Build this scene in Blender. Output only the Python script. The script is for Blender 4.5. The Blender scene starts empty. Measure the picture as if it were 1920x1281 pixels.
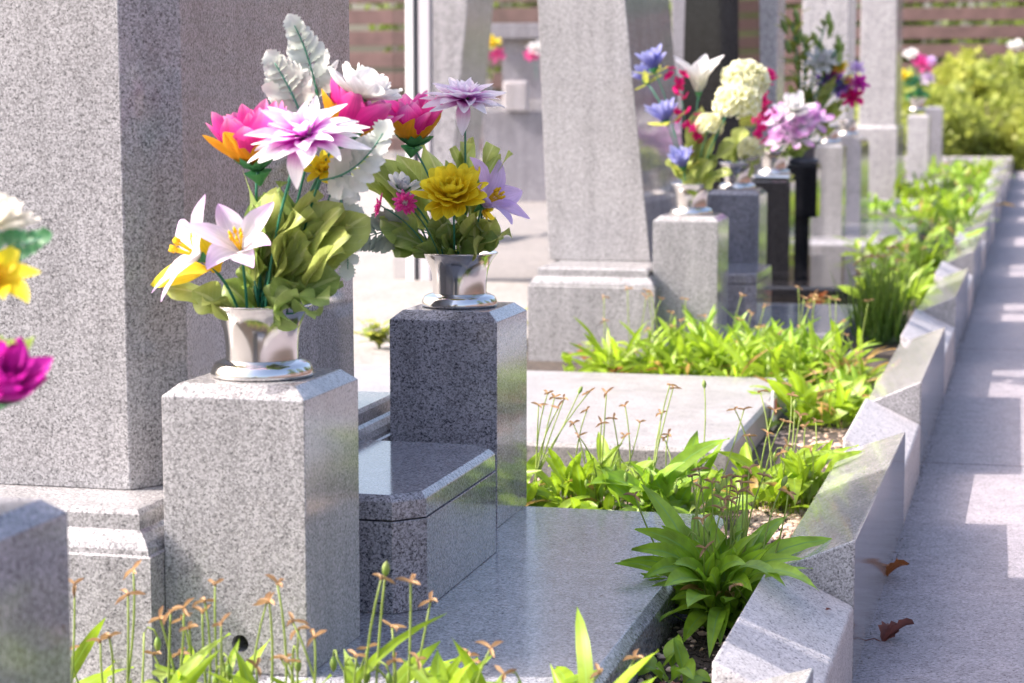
import bpy, bmesh, math, random
from mathutils import Vector, Matrix, noise
R = math.radians
PI = math.pi
sc = bpy.context.scene
COL = sc.collection

# ------------------------------------------------------------------ camera
F_PX, CX, CY = 4000.0, 960.0, 640.5          # the photograph's own pixels
PITCH, YAW, CAM_Z = R(6.468), R(13.883), 0.80
cam_d = bpy.data.cameras.new('camera')
cam_d.sensor_width = 36.0
cam_d.lens = 75.0
cam_d.clip_start, cam_d.clip_end = 0.05, 400
cam_d.dof.use_dof = True
cam_d.dof.focus_distance = 3.05
cam_d.dof.aperture_fstop = 7.2
cam_d.dof.aperture_blades = 0
cam = bpy.data.objects.new('camera', cam_d)
COL.objects.link(cam)
cam.location = (0, 0, CAM_Z)
cam.rotation_euler = (PI/2 - PITCH, 0, YAW)
sc.camera = cam
_h = Vector((-math.sin(YAW), math.cos(YAW), 0)); _r = Vector((math.cos(YAW), math.sin(YAW), 0)); _z = Vector((0, 0, 1))
_f = math.cos(PITCH)*_h - math.sin(PITCH)*_z
_u = math.sin(PITCH)*_h + math.cos(PITCH)*_z
def at(px, py, Y):
    """world point seen at a photograph pixel on the plane y = Y (a tape measure, nothing more)"""
    d = _f + _r*((px-CX)/F_PX) + _u*((CY-py)/F_PX)
    return Vector((0, 0, CAM_Z)) + d*(Y/d.y)

# ------------------------------------------------------------------ light
SUN = Vector((1.07, 0.27, -1.0)).normalized()      # direction the light travels
w = bpy.data.worlds.new('World'); sc.world = w; w.use_nodes = True
nt = w.node_tree
sky = nt.nodes.new('ShaderNodeTexSky'); sky.sky_type = 'NISHITA'; sky.sun_disc = False
sky.sun_elevation = math.asin(-SUN.z)
sky.sun_rotation = math.atan2(-SUN.x, -SUN.y)
sky.air_density = 1.0; sky.dust_density = 5.0; sky.ozone_density = 1.0
nt.links.new(sky.outputs[0], nt.nodes['Background'].inputs[0])
nt.nodes['Background'].inputs[1].default_value = 0.15
sl = bpy.data.lights.new('sun', 'SUN'); sl.energy = 2.6; sl.angle = R(0.55); sl.color = (1.0, 0.94, 0.87)
so = bpy.data.objects.new('sun', sl); COL.objects.link(so)
so.rotation_euler = SUN.to_track_quat('-Z', 'Y').to_euler()
so.location = (-6, -2, 8)
sc.view_settings.view_transform = 'Standard'; sc.view_settings.look = 'None'
sc.view_settings.exposure = 1.74; sc.view_settings.gamma = 1.0
sc.view_settings.use_white_balance = True; sc.view_settings.white_balance_temperature = 6620; sc.view_settings.white_balance_tint = 14
sc.cycles.max_bounces = 8; sc.cycles.transparent_max_bounces = 12
sc.cycles.transmission_bounces = 6
sc.cycles.sample_clamp_indirect = 6.0
sc.cycles.use_denoising = True

# ------------------------------------------------------------------ materials
def new_mat(name):
    m = bpy.data.materials.new(name); m.use_nodes = True
    n = m.node_tree.nodes; return m, n, m.node_tree.links, n['Principled BSDF']
def ramp(n, stops, interp='LINEAR'):
    r = n.new('ShaderNodeValToRGB'); cr = r.color_ramp; cr.interpolation = interp
    while len(cr.elements) < len(stops): cr.elements.new(0.5)
    for e, (p, c) in zip(cr.elements, stops):
        e.position = p; e.color = (c[0], c[1], c[2], 1)
    return r
def obj_coord(n, l):
    tc = n.new('ShaderNodeTexCoord'); oi = n.new('ShaderNodeObjectInfo')
    mu = n.new('ShaderNodeVectorMath'); mu.operation = 'MULTIPLY_ADD'
    cmb = n.new('ShaderNodeCombineXYZ')
    for k in range(3): l.new(oi.outputs['Random'], cmb.inputs[k])
    mu.inputs[1].default_value = (17.3, 9.1, 13.7)
    l.new(cmb.outputs[0], mu.inputs[0]); l.new(tc.outputs['Object'], mu.inputs[2])
    return mu.outputs[0]

def granite(name, dark, mid, light, share=(0.16, 0.5), scale=300, rough=0.1, tint_var=0.12, bump=0.0, ior=1.5, coat=0.0, film=0.0):
    """crystals of three minerals, each grain one flat tone, plus finer mica flecks and slow drift"""
    m, n, l, b = new_mat(name)
    co = obj_coord(n, l)
    nz = n.new('ShaderNodeTexNoise'); nz.inputs['Scale'].default_value = scale*1.1; nz.inputs['Detail'].default_value = 2
    l.new(co, nz.inputs['Vector'])
    wa = n.new('ShaderNodeVectorMath'); wa.operation = 'MULTIPLY_ADD'
    wa.inputs[1].default_value = (1.6/scale,)*3
    l.new(nz.outputs['Color'], wa.inputs[0]); l.new(co, wa.inputs[2])
    v = n.new('ShaderNodeTexVoronoi'); v.inputs['Scale'].default_value = scale
    l.new(wa.outputs[0], v.inputs['Vector'])
    sep = n.new('ShaderNodeSeparateColor'); l.new(v.outputs['Color'], sep.inputs[0])
    big = n.new('ShaderNodeTexNoise'); big.inputs['Scale'].default_value = scale*0.55; big.inputs['Detail'].default_value = 3
    l.new(co, big.inputs['Vector'])
    ad = n.new('ShaderNodeMath'); ad.operation = 'MULTIPLY_ADD'; ad.inputs[1].default_value = 1.15
    l.new(big.outputs['Fac'], ad.inputs[0])
    ad2 = n.new('ShaderNodeMath'); ad2.operation = 'MULTIPLY_ADD'; ad2.inputs[1].default_value = 0.62; ad2.inputs[2].default_value = -0.4
    l.new(sep.outputs[0], ad2.inputs[0]); l.new(ad2.outputs[0], ad.inputs[2])
    s1, s2 = share
    r = ramp(n, [(0.0, dark), (s1, dark), (s1+0.07, mid), (s2, mid), (s2+0.16, light), (1.0, light)])
    l.new(ad.outputs[0], r.inputs[0])
    sl_ = n.new('ShaderNodeTexNoise'); sl_.inputs['Scale'].default_value = 6; sl_.inputs['Detail'].default_value = 6
    l.new(co, sl_.inputs['Vector'])
    hs = n.new('ShaderNodeHueSaturation')
    mr = n.new('ShaderNodeMapRange'); mr.inputs[3].default_value = 1-tint_var; mr.inputs[4].default_value = 1+tint_var
    l.new(sl_.outputs['Fac'], mr.inputs[0]); l.new(mr.outputs[0], hs.inputs['Value']); l.new(r.outputs[0], hs.inputs['Color'])
    jv = n.new('ShaderNodeMapRange'); jv.inputs[3].default_value = .84; jv.inputs[4].default_value = 1.16
    h3 = n.new('ShaderNodeHueSaturation'); l.new(sep.outputs[1], jv.inputs[0]); l.new(jv.outputs[0], h3.inputs['Value']); l.new(hs.outputs[0], h3.inputs['Color'])
    # weathering: faint run marks down the faces
    mp = n.new('ShaderNodeMapping'); mp.inputs['Scale'].default_value = (26, 26, 1.6); l.new(co, mp.inputs['Vector'])
    ws = n.new('ShaderNodeTexNoise'); ws.inputs['Scale'].default_value = 1.0; ws.inputs['Detail'].default_value = 4; l.new(mp.outputs[0], ws.inputs['Vector'])
    wr = n.new('ShaderNodeMapRange'); wr.inputs[1].default_value = .35; wr.inputs[2].default_value = .6; wr.inputs[3].default_value = .88; wr.inputs[4].default_value = 1.03
    l.new(ws.outputs['Fac'], wr.inputs[0])
    h4 = n.new('ShaderNodeHueSaturation'); l.new(wr.outputs[0], h4.inputs['Value']); l.new(h3.outputs[0], h4.inputs['Color'])
    l.new(h4.outputs[0], b.inputs['Base Color'])
    rr = n.new('ShaderNodeMapRange'); rr.inputs[3].default_value = rough*0.7; rr.inputs[4].default_value = rough*1.4 + film
    l.new(sl_.outputs['Fac'], rr.inputs[0]); l.new(rr.outputs[0], b.inputs['Roughness'])
    b.inputs['IOR'].default_value = ior
    if bump:
        bp = n.new('ShaderNodeBump'); bp.inputs['Strength'].default_value = bump; bp.inputs['Distance'].default_value = 0.002
        l.new(nz.outputs['Fac'], bp.inputs['Height']); l.new(bp.outputs[0], b.inputs['Normal'])
    return m

M = {}
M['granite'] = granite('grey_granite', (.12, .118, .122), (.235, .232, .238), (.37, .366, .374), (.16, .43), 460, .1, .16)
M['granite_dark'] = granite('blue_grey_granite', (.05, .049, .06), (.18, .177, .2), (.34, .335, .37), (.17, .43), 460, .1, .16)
M['granite_slab'] = granite('slab_granite', (.05, .05, .06), (.2, .2, .22), (.36, .36, .385), (.15, .45), 380, .16, .1)
M['granite_pale'] = granite('pale_granite', (.11, .105, .115), (.38, .36, .37), (.5, .48, .49), (.16, .38), 420, .55, .06, .3)
M['granite_top'] = granite('fine_granite', (.1, .098, .1), (.22, .215, .215), (.3, .29, .29), (.16, .4), 420, .4, .14)
M['granite_path'] = granite('flamed_granite', (.13, .112, .12), (.235, .215, .235), (.305, .28, .305), (.17, .45), 330, .7, .2, .45)
M['granite_black'] = granite('black_granite', (.008, .008, .009), (.014, .014, .016), (.03, .03, .034), (.3, .6), 500, .06)
M['granite_far'] = granite('distant_granite', (.12, .12, .13), (.32, .315, .33), (.45, .44, .45), (.17, .4), 180, .15)
M['concrete'] = granite('concrete_paving', (.17, .157, .147), (.23, .215, .2), (.265, .25, .235), (.2, .5), 120, .8, .25, .2)

def plain(name, col, rough=.5, metal=0.0, var=0.0, scale=40):
    m, n, l, b = new_mat(name)
    b.inputs['Roughness'].default_value = rough; b.inputs['Metallic'].default_value = metal
    if var:
        co = obj_coord(n, l); nz = n.new('ShaderNodeTexNoise'); nz.inputs['Scale'].default_value = scale; nz.inputs['Detail'].default_value = 4
        l.new(co, nz.inputs['Vector'])
        r = ramp(n, [(0.3, [c*(1-var) for c in col]), (0.7, [min(1, c*(1+var)) for c in col])])
        l.new(nz.outputs['Fac'], r.inputs[0]); l.new(r.outputs[0], b.inputs['Base Color'])
    else: b.inputs['Base Color'].default_value = (*col, 1)
    return m
M['steel'] = plain('polished_steel', (.6, .585, .57), .15, 1.0)
M['steel_dull'] = plain('brushed_steel', (.8, .8, .8), .3, 1.0)
M['white_post'] = plain('white_coated_metal', (.8, .79, .79), .4)
M['post_grey'] = plain('lilac_grey_metal', (.5, .47, .5), .35)
M['seal'] = plain('dark_rubber', (.05, .05, .06), .5)
M['joint'] = plain('joint_mortar', (.12, .105, .1), .9, 0, .3)
M['soil'] = plain('dark_soil', (.05, .038, .03), .95, 0, .6, 60)
M['wood'] = plain('brown_fence_board', (.13, .075, .068), .65, 0, .25, 6)
M['trunk'] = plain('bark', (.12, .09, .06), .9, 0, .3)
M['hole'] = plain('drain_dark', (.02, .02, .02), .8)
M['label'] = plain('white_plastic', (.8, .78, .78), .4)
M['label_red'] = plain('faded_red_print', (.55, .12, .14), .5)
M['pebble'] = plain('pinkish_pebble', (.48, .36, .28), .8, 0, .45, 45)

def leafy(name, base, tip, trans=.4, rough=.45, var=.25, vein=None, sat=1.0, spec=.5, streak=0.0):
    """thin leaf or petal: colour runs base -> tip along the blade (uv v), light passes through"""
    m, n, l, b = new_mat(name)
    uv = n.new('ShaderNodeUVMap'); sx = n.new('ShaderNodeSeparateXYZ'); l.new(uv.outputs[0], sx.inputs[0])
    tc = n.new('ShaderNodeTexCoord'); nz = n.new('ShaderNodeTexNoise'); nz.inputs['Scale'].default_value = 35; nz.inputs['Detail'].default_value = 3
    l.new(tc.outputs['Object'], nz.inputs['Vector'])
    stops = [(0.0, base), (1.0, tip)] if not isinstance(base, list) else base
    r = ramp(n, stops)
    jit = n.new('ShaderNodeMath'); jit.operation = 'MULTIPLY_ADD'; jit.inputs[1].default_value = .22
    sub = n.new('ShaderNodeMath'); sub.operation = 'SUBTRACT'; sub.inputs[1].default_value = .11
    l.new(nz.outputs['Fac'], jit.inputs[0]); l.new(sx.outputs[1], sub.inputs[0]); l.new(sub.outputs[0], jit.inputs[2])
    l.new(jit.outputs[0], r.inputs[0])
    hs = n.new('ShaderNodeHueSaturation'); hs.inputs['Saturation'].default_value = sat
    mr = n.new('ShaderNodeMapRange'); mr.inputs[1].default_value = .3; mr.inputs[2].default_value = .7
    mr.inputs[3].default_value = 1-var; mr.inputs[4].default_value = 1+var
    l.new(nz.outputs['Fac'], mr.inputs[0]); l.new(mr.outputs[0], hs.inputs['Value']); l.new(r.outputs[0], hs.inputs['Color'])
    out = hs.outputs[0]
    if streak:
        mp = n.new('ShaderNodeMapping'); mp.inputs['Scale'].default_value = (13, .9, 1); l.new(uv.outputs[0], mp.inputs['Vector'])
        ns = n.new('ShaderNodeTexNoise'); ns.inputs['Scale'].default_value = 1.0; ns.inputs['Detail'].default_value = 3; l.new(mp.outputs[0], ns.inputs['Vector'])
        h2 = n.new('ShaderNodeHueSaturation'); m2_ = n.new('ShaderNodeMapRange'); m2_.inputs[1].default_value = .3; m2_.inputs[2].default_value = .7
        m2_.inputs[3].default_value = 1-streak; m2_.inputs[4].default_value = 1+streak*.5
        l.new(ns.outputs['Fac'], m2_.inputs[0]); l.new(m2_.outputs[0], h2.inputs['Value']); l.new(out, h2.inputs['Color']); out = h2.outputs[0]
        bp = n.new('ShaderNodeBump'); bp.inputs['Strength'].default_value = .35; bp.inputs['Distance'].default_value = .0012
        l.new(ns.outputs['Fac'], bp.inputs['Height']); l.new(bp.outputs[0], b.inputs['Normal'])
    if vein:
        a = n.new('ShaderNodeMath'); a.operation = 'SUBTRACT'; a.inputs[1].default_value = .5; l.new(sx.outputs[0], a.inputs[0])
        ab = n.new('ShaderNodeMath'); ab.operation = 'ABSOLUTE'; l.new(a.outputs[0], ab.inputs[0])
        # side veins: stripes in v - |u|
        st = n.new('ShaderNodeMath'); st.operation = 'MULTIPLY_ADD'; st.inputs[1].default_value = -.55
        l.new(ab.outputs[0], st.inputs[0]); l.new(sx.outputs[1], st.inputs[2])
        fr = n.new('ShaderNodeMath'); fr.operation = 'MULTIPLY'; fr.inputs[1].default_value = 8; l.new(st.outputs[0], fr.inputs[0])
        fc = n.new('ShaderNodeMath'); fc.operation = 'FRACT'; l.new(fr.outputs[0], fc.inputs[0])
        l1 = n.new('ShaderNodeMath'); l1.operation = 'LESS_THAN'; l1.inputs[1].default_value = .1; l.new(fc.outputs[0], l1.inputs[0])
        l2 = n.new('ShaderNodeMath'); l2.operation = 'LESS_THAN'; l2.inputs[1].default_value = .045; l.new(ab.outputs[0], l2.inputs[0])
        hf = n.new('ShaderNodeMath'); hf.operation = 'MULTIPLY_ADD'; hf.inputs[1].default_value = .4; l.new(l1.outputs[0], hf.inputs[0]); l.new(l2.outputs[0], hf.inputs[2]); hf.use_clamp = True
        mx = n.new('ShaderNodeMix'); mx.data_type = 'RGBA'; mx.inputs[7].default_value = (*vein, 1)
        l.new(hf.outputs[0], mx.inputs[0]); l.new(out, mx.inputs[6]); out = mx.outputs[2]
    l.new(out, b.inputs['Base Color']); b.inputs['Roughness'].default_value = rough
    b.inputs['Specular IOR Level'].default_value = spec
    tr = n.new('ShaderNodeBsdfTranslucent'); l.new(out, tr.inputs[0])
    ms = n.new('ShaderNodeMixShader'); ms.inputs[0].default_value = trans
    l.new(b.outputs[0], ms.inputs[1]); l.new(tr.outputs[0], ms.inputs[2]); l.new(ms.outputs[0], n['Material Output'].inputs[0])
    return m
M['violet_leaf'] = leafy('violet_leaf', (.24, .39, .03), (.25, .43, .025), .45, .42, .3, (.2, .38, .07))
M['violet_leaf_bright'] = leafy('bright_violet_leaf', (.27, .39, .02), (.28, .43, .02), .52, .42, .3, (.28, .46, .06))
M['stalk'] = leafy('green_stalk', (.3, .4, .09), (.46, .46, .18), .4, .5, .1)
M['pod_dry'] = leafy('dry_pod', (.47, .3, .15), (.33, .2, .11), .3, .6, .4)
M['pod_green'] = leafy('green_pod', (.2, .36, .06), (.34, .4, .13), .35, .5, .15)
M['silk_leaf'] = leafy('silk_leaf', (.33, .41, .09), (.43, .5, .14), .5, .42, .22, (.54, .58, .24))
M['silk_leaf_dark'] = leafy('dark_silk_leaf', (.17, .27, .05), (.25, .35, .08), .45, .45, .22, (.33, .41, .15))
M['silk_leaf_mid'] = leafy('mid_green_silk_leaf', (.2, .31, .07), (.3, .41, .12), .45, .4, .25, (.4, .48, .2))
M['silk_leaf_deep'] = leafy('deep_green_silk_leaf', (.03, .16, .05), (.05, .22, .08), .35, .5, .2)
M['stem'] = plain('teal_plastic_stem', (.02, .17, .1), .4)
M['calyx'] = leafy('green_calyx', (.05, .22, .08), (.06, .28, .1), .3, .5, .1)
M['dusty'] = leafy('dusty_white_leaf', (.42, .48, .4), (.66, .68, .64), .45, .7, .1)
M['dusty_grey'] = leafy('grey_green_fern', (.2, .25, .2), (.3, .34, .28), .35, .7, .12)
M['hedge_leaf'] = leafy('hedge_leaf', (.22, .29, .05), (.38, .42, .09), .5, .5, .45)
M['hedge_leaf_fresh'] = leafy('fresh_hedge_leaf', (.32, .38, .06), (.48, .49, .1), .5, .5, .4)
M['tree_leaf'] = leafy('tree_leaf', (.09, .16, .02), (.2, .26, .04), .45, .5, .45)
M['yellowed'] = leafy('yellowed_leaf', (.42, .33, .08), (.4, .24, .08), .45, .55, .4)
M['grass_blade'] = leafy('grass_blade', (.07, .17, .02), (.16, .25, .03), .4, .5, .3)
M['weed_red'] = leafy('reddish_weed', (.36, .09, .03), (.4, .16, .05), .4, .5, .4)
M['weed_pale'] = leafy('pale_weed', (.25, .36, .06), (.34, .42, .09), .4, .5, .2)
M['dead_leaf'] = leafy('dead_leaf', (.42, .15, .04), (.3, .1, .03), .25, .6, .4)
M['dead_leaf_brown'] = leafy('brown_dead_leaf', (.2, .07, .055), (.16, .055, .045), .2, .6, .35)
M['dead_leaf_grey'] = leafy('withered_leaf', (.2, .16, .11), (.26, .2, .13), .2, .7, .3)
P_ = lambda nm, a, b, t=.42, v=.06: M.__setitem__(nm, leafy(nm, a, b, t, .55, v, None, 1.0, .25, .16))
P_('lilac_petal', [(0, (.85, .83, .82)), (.4, (.8, .74, .82)), (1, (.66, .44, .76))], None)
P_('lilac_petal_deep', [(0, (.8, .7, .82)), (.4, (.66, .48, .8)), (1, (.72, .54, .84))], None)
P_('magenta_petal', [(0, (.72, .01, .28)), (.6, (.8, .03, .34)), (.85, (.82, .1, .42)), (1, (.84, .36, .58))], None)
P_('deep_magenta_petal', [(0, (.7, .45, .7)), (.4, (.6, .03, .42)), (1, (.55, .02, .36))], None)
P_('orange_petal', [(0, (.85, .3, .01)), (.5, (.86, .42, .015)), (1, (.82, .5, .03))], None)
P_('red_orange_petal', [(0, (.8, .1, .02)), (1, (.85, .2, .02))], None)
P_('yellow_petal', [(0, (.8, .48, .01)), (.5, (.88, .68, .02)), (1, (.9, .77, .05))], None)
P_('white_petal', [(0, (.78, .76, .62)), (.35, (.86, .85, .82)), (1, (.88, .87, .86))], None)
P_('dahlia_petal', [(0, (.55, .01, .46)), (.3, (.68, .08, .6)), (.5, (.82, .5, .78)), (.68, (.87, .82, .86)), (1, (.88, .86, .88))], None)
P_('dahlia_petal_lilac', [(0, (.55, .03, .46)), (.3, (.74, .3, .68)), (.55, (.85, .74, .84)), (1, (.87, .84, .88))], None)
P_('pink_petal', [(0, (.8, .3, .5)), (.6, (.82, .05, .34)), (1, (.82, .14, .42))], None)
P_('cream_petal', [(0, (.7, .68, .12)), (.4, (.82, .82, .5)), (1, (.87, .87, .72))], None)
P_('blue_petal', [(0, (.12, .11, .42)), (.55, (.18, .19, .54)), (1, (.45, .47, .76))], None)
P_('grey_white_petal', [(0, (.66, .68, .6)), (1, (.72, .71, .75))], None)
P_('crimson_petal', [(0, (.6, .01, .14)), (1, (.76, .02, .25))], None)
P_('orchid_petal', [(0, (.86, .84, .85)), (.4, (.82, .68, .82)), (1, (.68, .3, .68))], None)
P_('purple_petal', [(0, (.2, .07, .42)), (1, (.3, .14, .6))], None)
P_('pistil', (.85, .6, .03), (.8, .45, .02))
P_('ivory', (.86, .82, .66), (.87, .84, .75))

def glass_mat():
    m, n, l, b = new_mat('tinted_glass')
    gl = n.new('ShaderNodeBsdfGlossy'); gl.inputs['Roughness'].default_value = .02
    tp = n.new('ShaderNodeBsdfTransparent'); tp.inputs[0].default_value = (.9, .9, .91, 1)
    fr = n.new('ShaderNodeFresnel'); fr.inputs[0].default_value = 1.5
    ms = n.new('ShaderNodeMixShader'); l.new(fr.outputs[0], ms.inputs[0]); l.new(tp.outputs[0], ms.inputs[1]); l.new(gl.outputs[0], ms.inputs[2])
    l.new(ms.outputs[0], n['Material Output'].inputs[0])
    return m
M['glass'] = glass_mat()

# ------------------------------------------------------------------ object helpers
def tag(o, label=None, cat=None, group=None, kind=None):
    if label: o['label'] = label
    if cat: o['category'] = cat
    if group: o['group'] = group
    if kind: o['kind'] = kind
    return o
def empty(name, loc, label=None, cat=None, group=None):
    o = bpy.data.objects.new(name, None); COL.objects.link(o); o.location = loc
    o.empty_display_size = .05
    return tag(o, label, cat, group)
class MB:
    """collects faces in world coordinates, then links them as ONE mesh object"""
    def __init__(s): s.v = []; s.f = []; s.uv = []
    def grid(s, pts, uvs=None):
        """rows of points -> quads"""
        b = len(s.v); nr, nc = len(pts), len(pts[0])
        for i, row in enumerate(pts):
            for j, p in enumerate(row):
                s.v.append(Vector(p)); s.uv.append((j/max(1, nc-1), i/max(1, nr-1)) if uvs is None else uvs[i][j])
        for i in range(nr-1):
            for j in range(nc-1):
                a = b+i*nc+j; s.f.append((a, a+1, a+nc+1, a+nc))
    def poly(s, pts):
        b = len(s.v)
        for p in pts: s.v.append(Vector(p)); s.uv.append((.5, .5))
        s.f.append(tuple(range(b, b+len(pts))))
    def tube(s, pts, r, n=6, r1=None, cap=True):
        pts = [Vector(p) for p in pts]; k = len(pts); rings = []
        up = Vector((.31, .17, .93))
        for i, p in enumerate(pts):
            t = (pts[min(i+1, k-1)] - pts[max(i-1, 0)]).normalized()
            a = t.cross(up)
            if a.length < 1e-4: a = t.orthogonal()
            a.normalize(); c = t.cross(a)
            rr = r if r1 is None else r + (r1-r)*i/(k-1)
            rings.append([p + (a*math.cos(2*PI*j/n) + c*math.sin(2*PI*j/n))*rr for j in range(n)])
        b = len(s.v)
        for i, rg in enumerate(rings):
            for p in rg: s.v.append(p); s.uv.append((.5, i/(k-1)))
        for i in range(k-1):
            for j in range(n):
                s.f.append((b+i*n+j, b+i*n+(j+1) % n, b+(i+1)*n+(j+1) % n, b+(i+1)*n+j))
        if cap:
            s.f.append(tuple(b+j for j in range(n))[::-1]); s.f.append(tuple(b+(k-1)*n+j for j in range(n)))
    def lathe(s, c, prof, n=40, axis=None):
        c = Vector(c); b = len(s.v); k = len(prof)
        q = Matrix.Identity(3) if axis is None else Vector((0, 0, 1)).rotation_difference(Vector(axis)).to_matrix()
        for i, (r, z) in enumerate(prof):
            for j in range(n):
                a = 2*PI*j/n
                s.v.append(c + q @ Vector((r*math.cos(a), r*math.sin(a), z))); s.uv.append((j/n, i/(k-1)))
        for i in range(k-1):
            for j in range(n):
                s.f.append((b+i*n+j, b+i*n+(j+1) % n, b+(i+1)*n+(j+1) % n, b+(i+1)*n+j))
    def prism(s, poly, axis, a0, a1):
        """extrude a 2-D outline along an axis; poly in the two other axes (xyz order)"""
        def P(p, t):
            q = list(p); q.insert(axis, t); return Vector(q)
        b = len(s.v); n = len(poly)
        for t in (a0, a1):
            for p in poly: s.v.append(P(p, t)); s.uv.append((.5, .5))
        for i in range(n): s.f.append((b+i, b+(i+1) % n, b+n+(i+1) % n, b+n+i))
        s.f.append(tuple(range(b, b+n))[::-1]); s.f.append(tuple(range(b+n, b+2*n)))
    def box(s, lo, hi): s.prism([(lo[0], lo[1]), (hi[0], lo[1]), (hi[0], hi[1]), (lo[0], hi[1])], 2, lo[2], hi[2])
    def loft(s, rings, cap=True):
        """closed rings of equal count"""
        b = len(s.v); n = len(rings[0])
        for i, rg in enumerate(rings):
            for p in rg: s.v.append(Vector(p)); s.uv.append((.5, i/(len(rings)-1)))
        for i in range(len(rings)-1):
            for j in range(n): s.f.append((b+i*n+j, b+i*n+(j+1) % n, b+(i+1)*n+(j+1) % n, b+(i+1)*n+j))
        if cap:
            s.f.append(tuple(range(b, b+n))[::-1]); e = b+(len(rings)-1)*n; s.f.append(tuple(range(e, e+n)))
    def build(s, name, mat, parent=None, origin=None, smooth=False, bevel=0.0, segs=2):
        if origin is None:
            if parent is not None: origin = Vector((0, 0, 0))
            else:
                xs = [v for v in s.v]
                origin = Vector((sum(v.x for v in xs)/len(xs), sum(v.y for v in xs)/len(xs), min(v.z for v in xs)))
        off = Vector(origin)
        pp = parent
        while pp is not None: off = off + pp.location; pp = pp.parent
        me = bpy.data.meshes.new(name)
        me.from_pydata([tuple(v - off) for v in s.v], [], s.f)
        if not bevel and not any(len(f) > 4 for f in s.f):
            ul = me.uv_layers.new(name='UVMap')
            flat = [0.0]*(2*len(me.loops)); vi = [0]*len(me.loops)
            me.loops.foreach_get('vertex_index', vi)
            for i, k in enumerate(vi): flat[2*i], flat[2*i+1] = s.uv[k]
            ul.data.foreach_set('uv', flat)
        else:
            bm = bmesh.new(); bm.from_mesh(me)
            bmesh.ops.recalc_face_normals(bm, faces=bm.faces)
            if bevel:
                es = [e for e in bm.edges if len(e.link_faces) == 2 and e.calc_face_angle(0) > R(20)]
                bmesh.ops.bevel(bm, geom=es, offset=bevel, segments=segs, profile=.5, affect='EDGES', clamp_overlap=True)
            bm.to_mesh(me); bm.free()
        me.materials.append(M[mat] if isinstance(mat, str) else mat)
        if smooth: me.polygons.foreach_set('use_smooth', [True]*len(me.polygons))
        o = bpy.data.objects.new(name, me); COL.objects.link(o)
        if parent is not None: o.parent = parent
        o.location = origin
        return o

def g(Y): return .009*max(0.0, Y-4.0)         # the ground climbs very gently along the row
def bez(a, b, c, t): return a*(1-t)**2 + b*(2*t*(1-t)) + c*t*t

# ------------------------------------------------------------------ setting
mb = MB()                                        # soil under everything, one sheet to the horizon
ys = [-40, 0, 4, 12, 20, 30, 60, 140, 300]
mb.grid([[Vector((x, y, (.062 if -1.9 < x < -.24 else -.06) + g(min(y, 40)))) for x in (-200, -40, -8, -1.92, -1.88, -.245, -.235, 3, 40, 200)] for y in ys])
tag(mb.build('ground', 'soil', origin=Vector((0, 0, 0))), kind='structure')
# footpath of flamed granite slabs with open joints
mb = MB(); random.seed(3)
edges = [-1.46, -.43, .6, 1.63, 2.655, 3.69, 4.722]
while edges[-1] < 24: edges.append(edges[-1] + 1.034)
for a, b in zip(edges, edges[1:]):
    for x0, x1 in ((-.236, .37), (.374, .98), (.984, 1.6)):
        dz = random.uniform(-.0012, .0012)
        p = [(a+.0016, g(a)), (b-.0016, g(b))]
        top = [Vector((x0, p[0][0], p[0][1]+dz)), Vector((x1, p[0][0], p[0][1]+dz)), Vector((x1, p[1][0], p[1][1]+dz)), Vector((x0, p[1][0], p[1][1]+dz))]
        mb.loft([[v - Vector((0, 0, .05)) for v in top], top])
tag(mb.build('path', 'granite_path', origin=Vector((0, 0, 0))), kind='structure')
mb = MB(); mb.grid([[(x, y, g(y)-.006) for x in (-.24, 1.6)] for y in (-2, 4, 30)])
tag(mb.build('path_bedding', 'joint', origin=Vector((0, 0, 0))), kind='structure')
# pale paving behind the graves on the left
mb = MB(); 
for (x0, x1, y0, y1, z) in ((-2.38, -1.45, -2, 30, .085), (-20, -2.385, -2, 30, .05)):
    ys2 = [y0] + [v for v in (4, 8, 12, 16, 20) if y0 < v < y1] + [y1]
    mb.loft([[(x0, yy, -.05), (x1, yy, -.05), (x1, yy, z+g(yy)), (x0, yy, z+g(yy))] for yy in ys2])
tag(mb.build('back_path', 'concrete', origin=Vector((0, 0, 0))), kind='structure')

# kerb: wedge stones rising to the path alternate with low stones falling to it
def kerb(y0, y1, high, label, group=None):
    d0, d1 = y0+.0015, y1-.0015
    if high: pr = [(-.352, .03), (-.2335, .0), (-.2335, .2), (-.352, .148)]
    else: pr = [(-.35, .03), (-.2335, .0), (-.2335, .108), (-.35, .163)]
    mb = MB()
    mb.loft([[(x, y, z-.04*(k < 2)+g(y)) for k, (x, z) in enumerate(pr)] for y in (d0, d1)])
    if high:
        dz = .036 if y0 < 2 else .02 if y0 < 4 else .012; mb.v[6].z -= dz; mb.v[7].z -= dz*.6
    o = mb.build('kerb_stone', 'granite' if high else 'granite_pale', bevel=.0032 if high else .005, segs=3)
    return tag(o, label, 'kerb stone', group)
ks = [(1.2, 2.365, 1, 'nearest wedge topped kerb stone, cut off by the bottom edge of the photo'),
      (2.365, 2.905, 0, 'low pale kerb stone with rusty leaf and withered leaf lying on it'),
      (2.905, 4.03, 1, 'long polished kerb stone rising to the path, right behind the big violet clump'),
      (4.03, 4.57, 0, 'low whitish sunlit kerb stone with thin stalk shadows across its top'),
      (4.57, 5.72, 1, 'polished wedge kerb stone just beyond the whitish sunlit low stone'),
      (5.72, 6.42, 0, 'low pale kerb stone beside the tall grass clump')]
for y0, y1, hi, lb in ks: kerb(y0, y1, hi, lb)
y = 6.42
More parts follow.
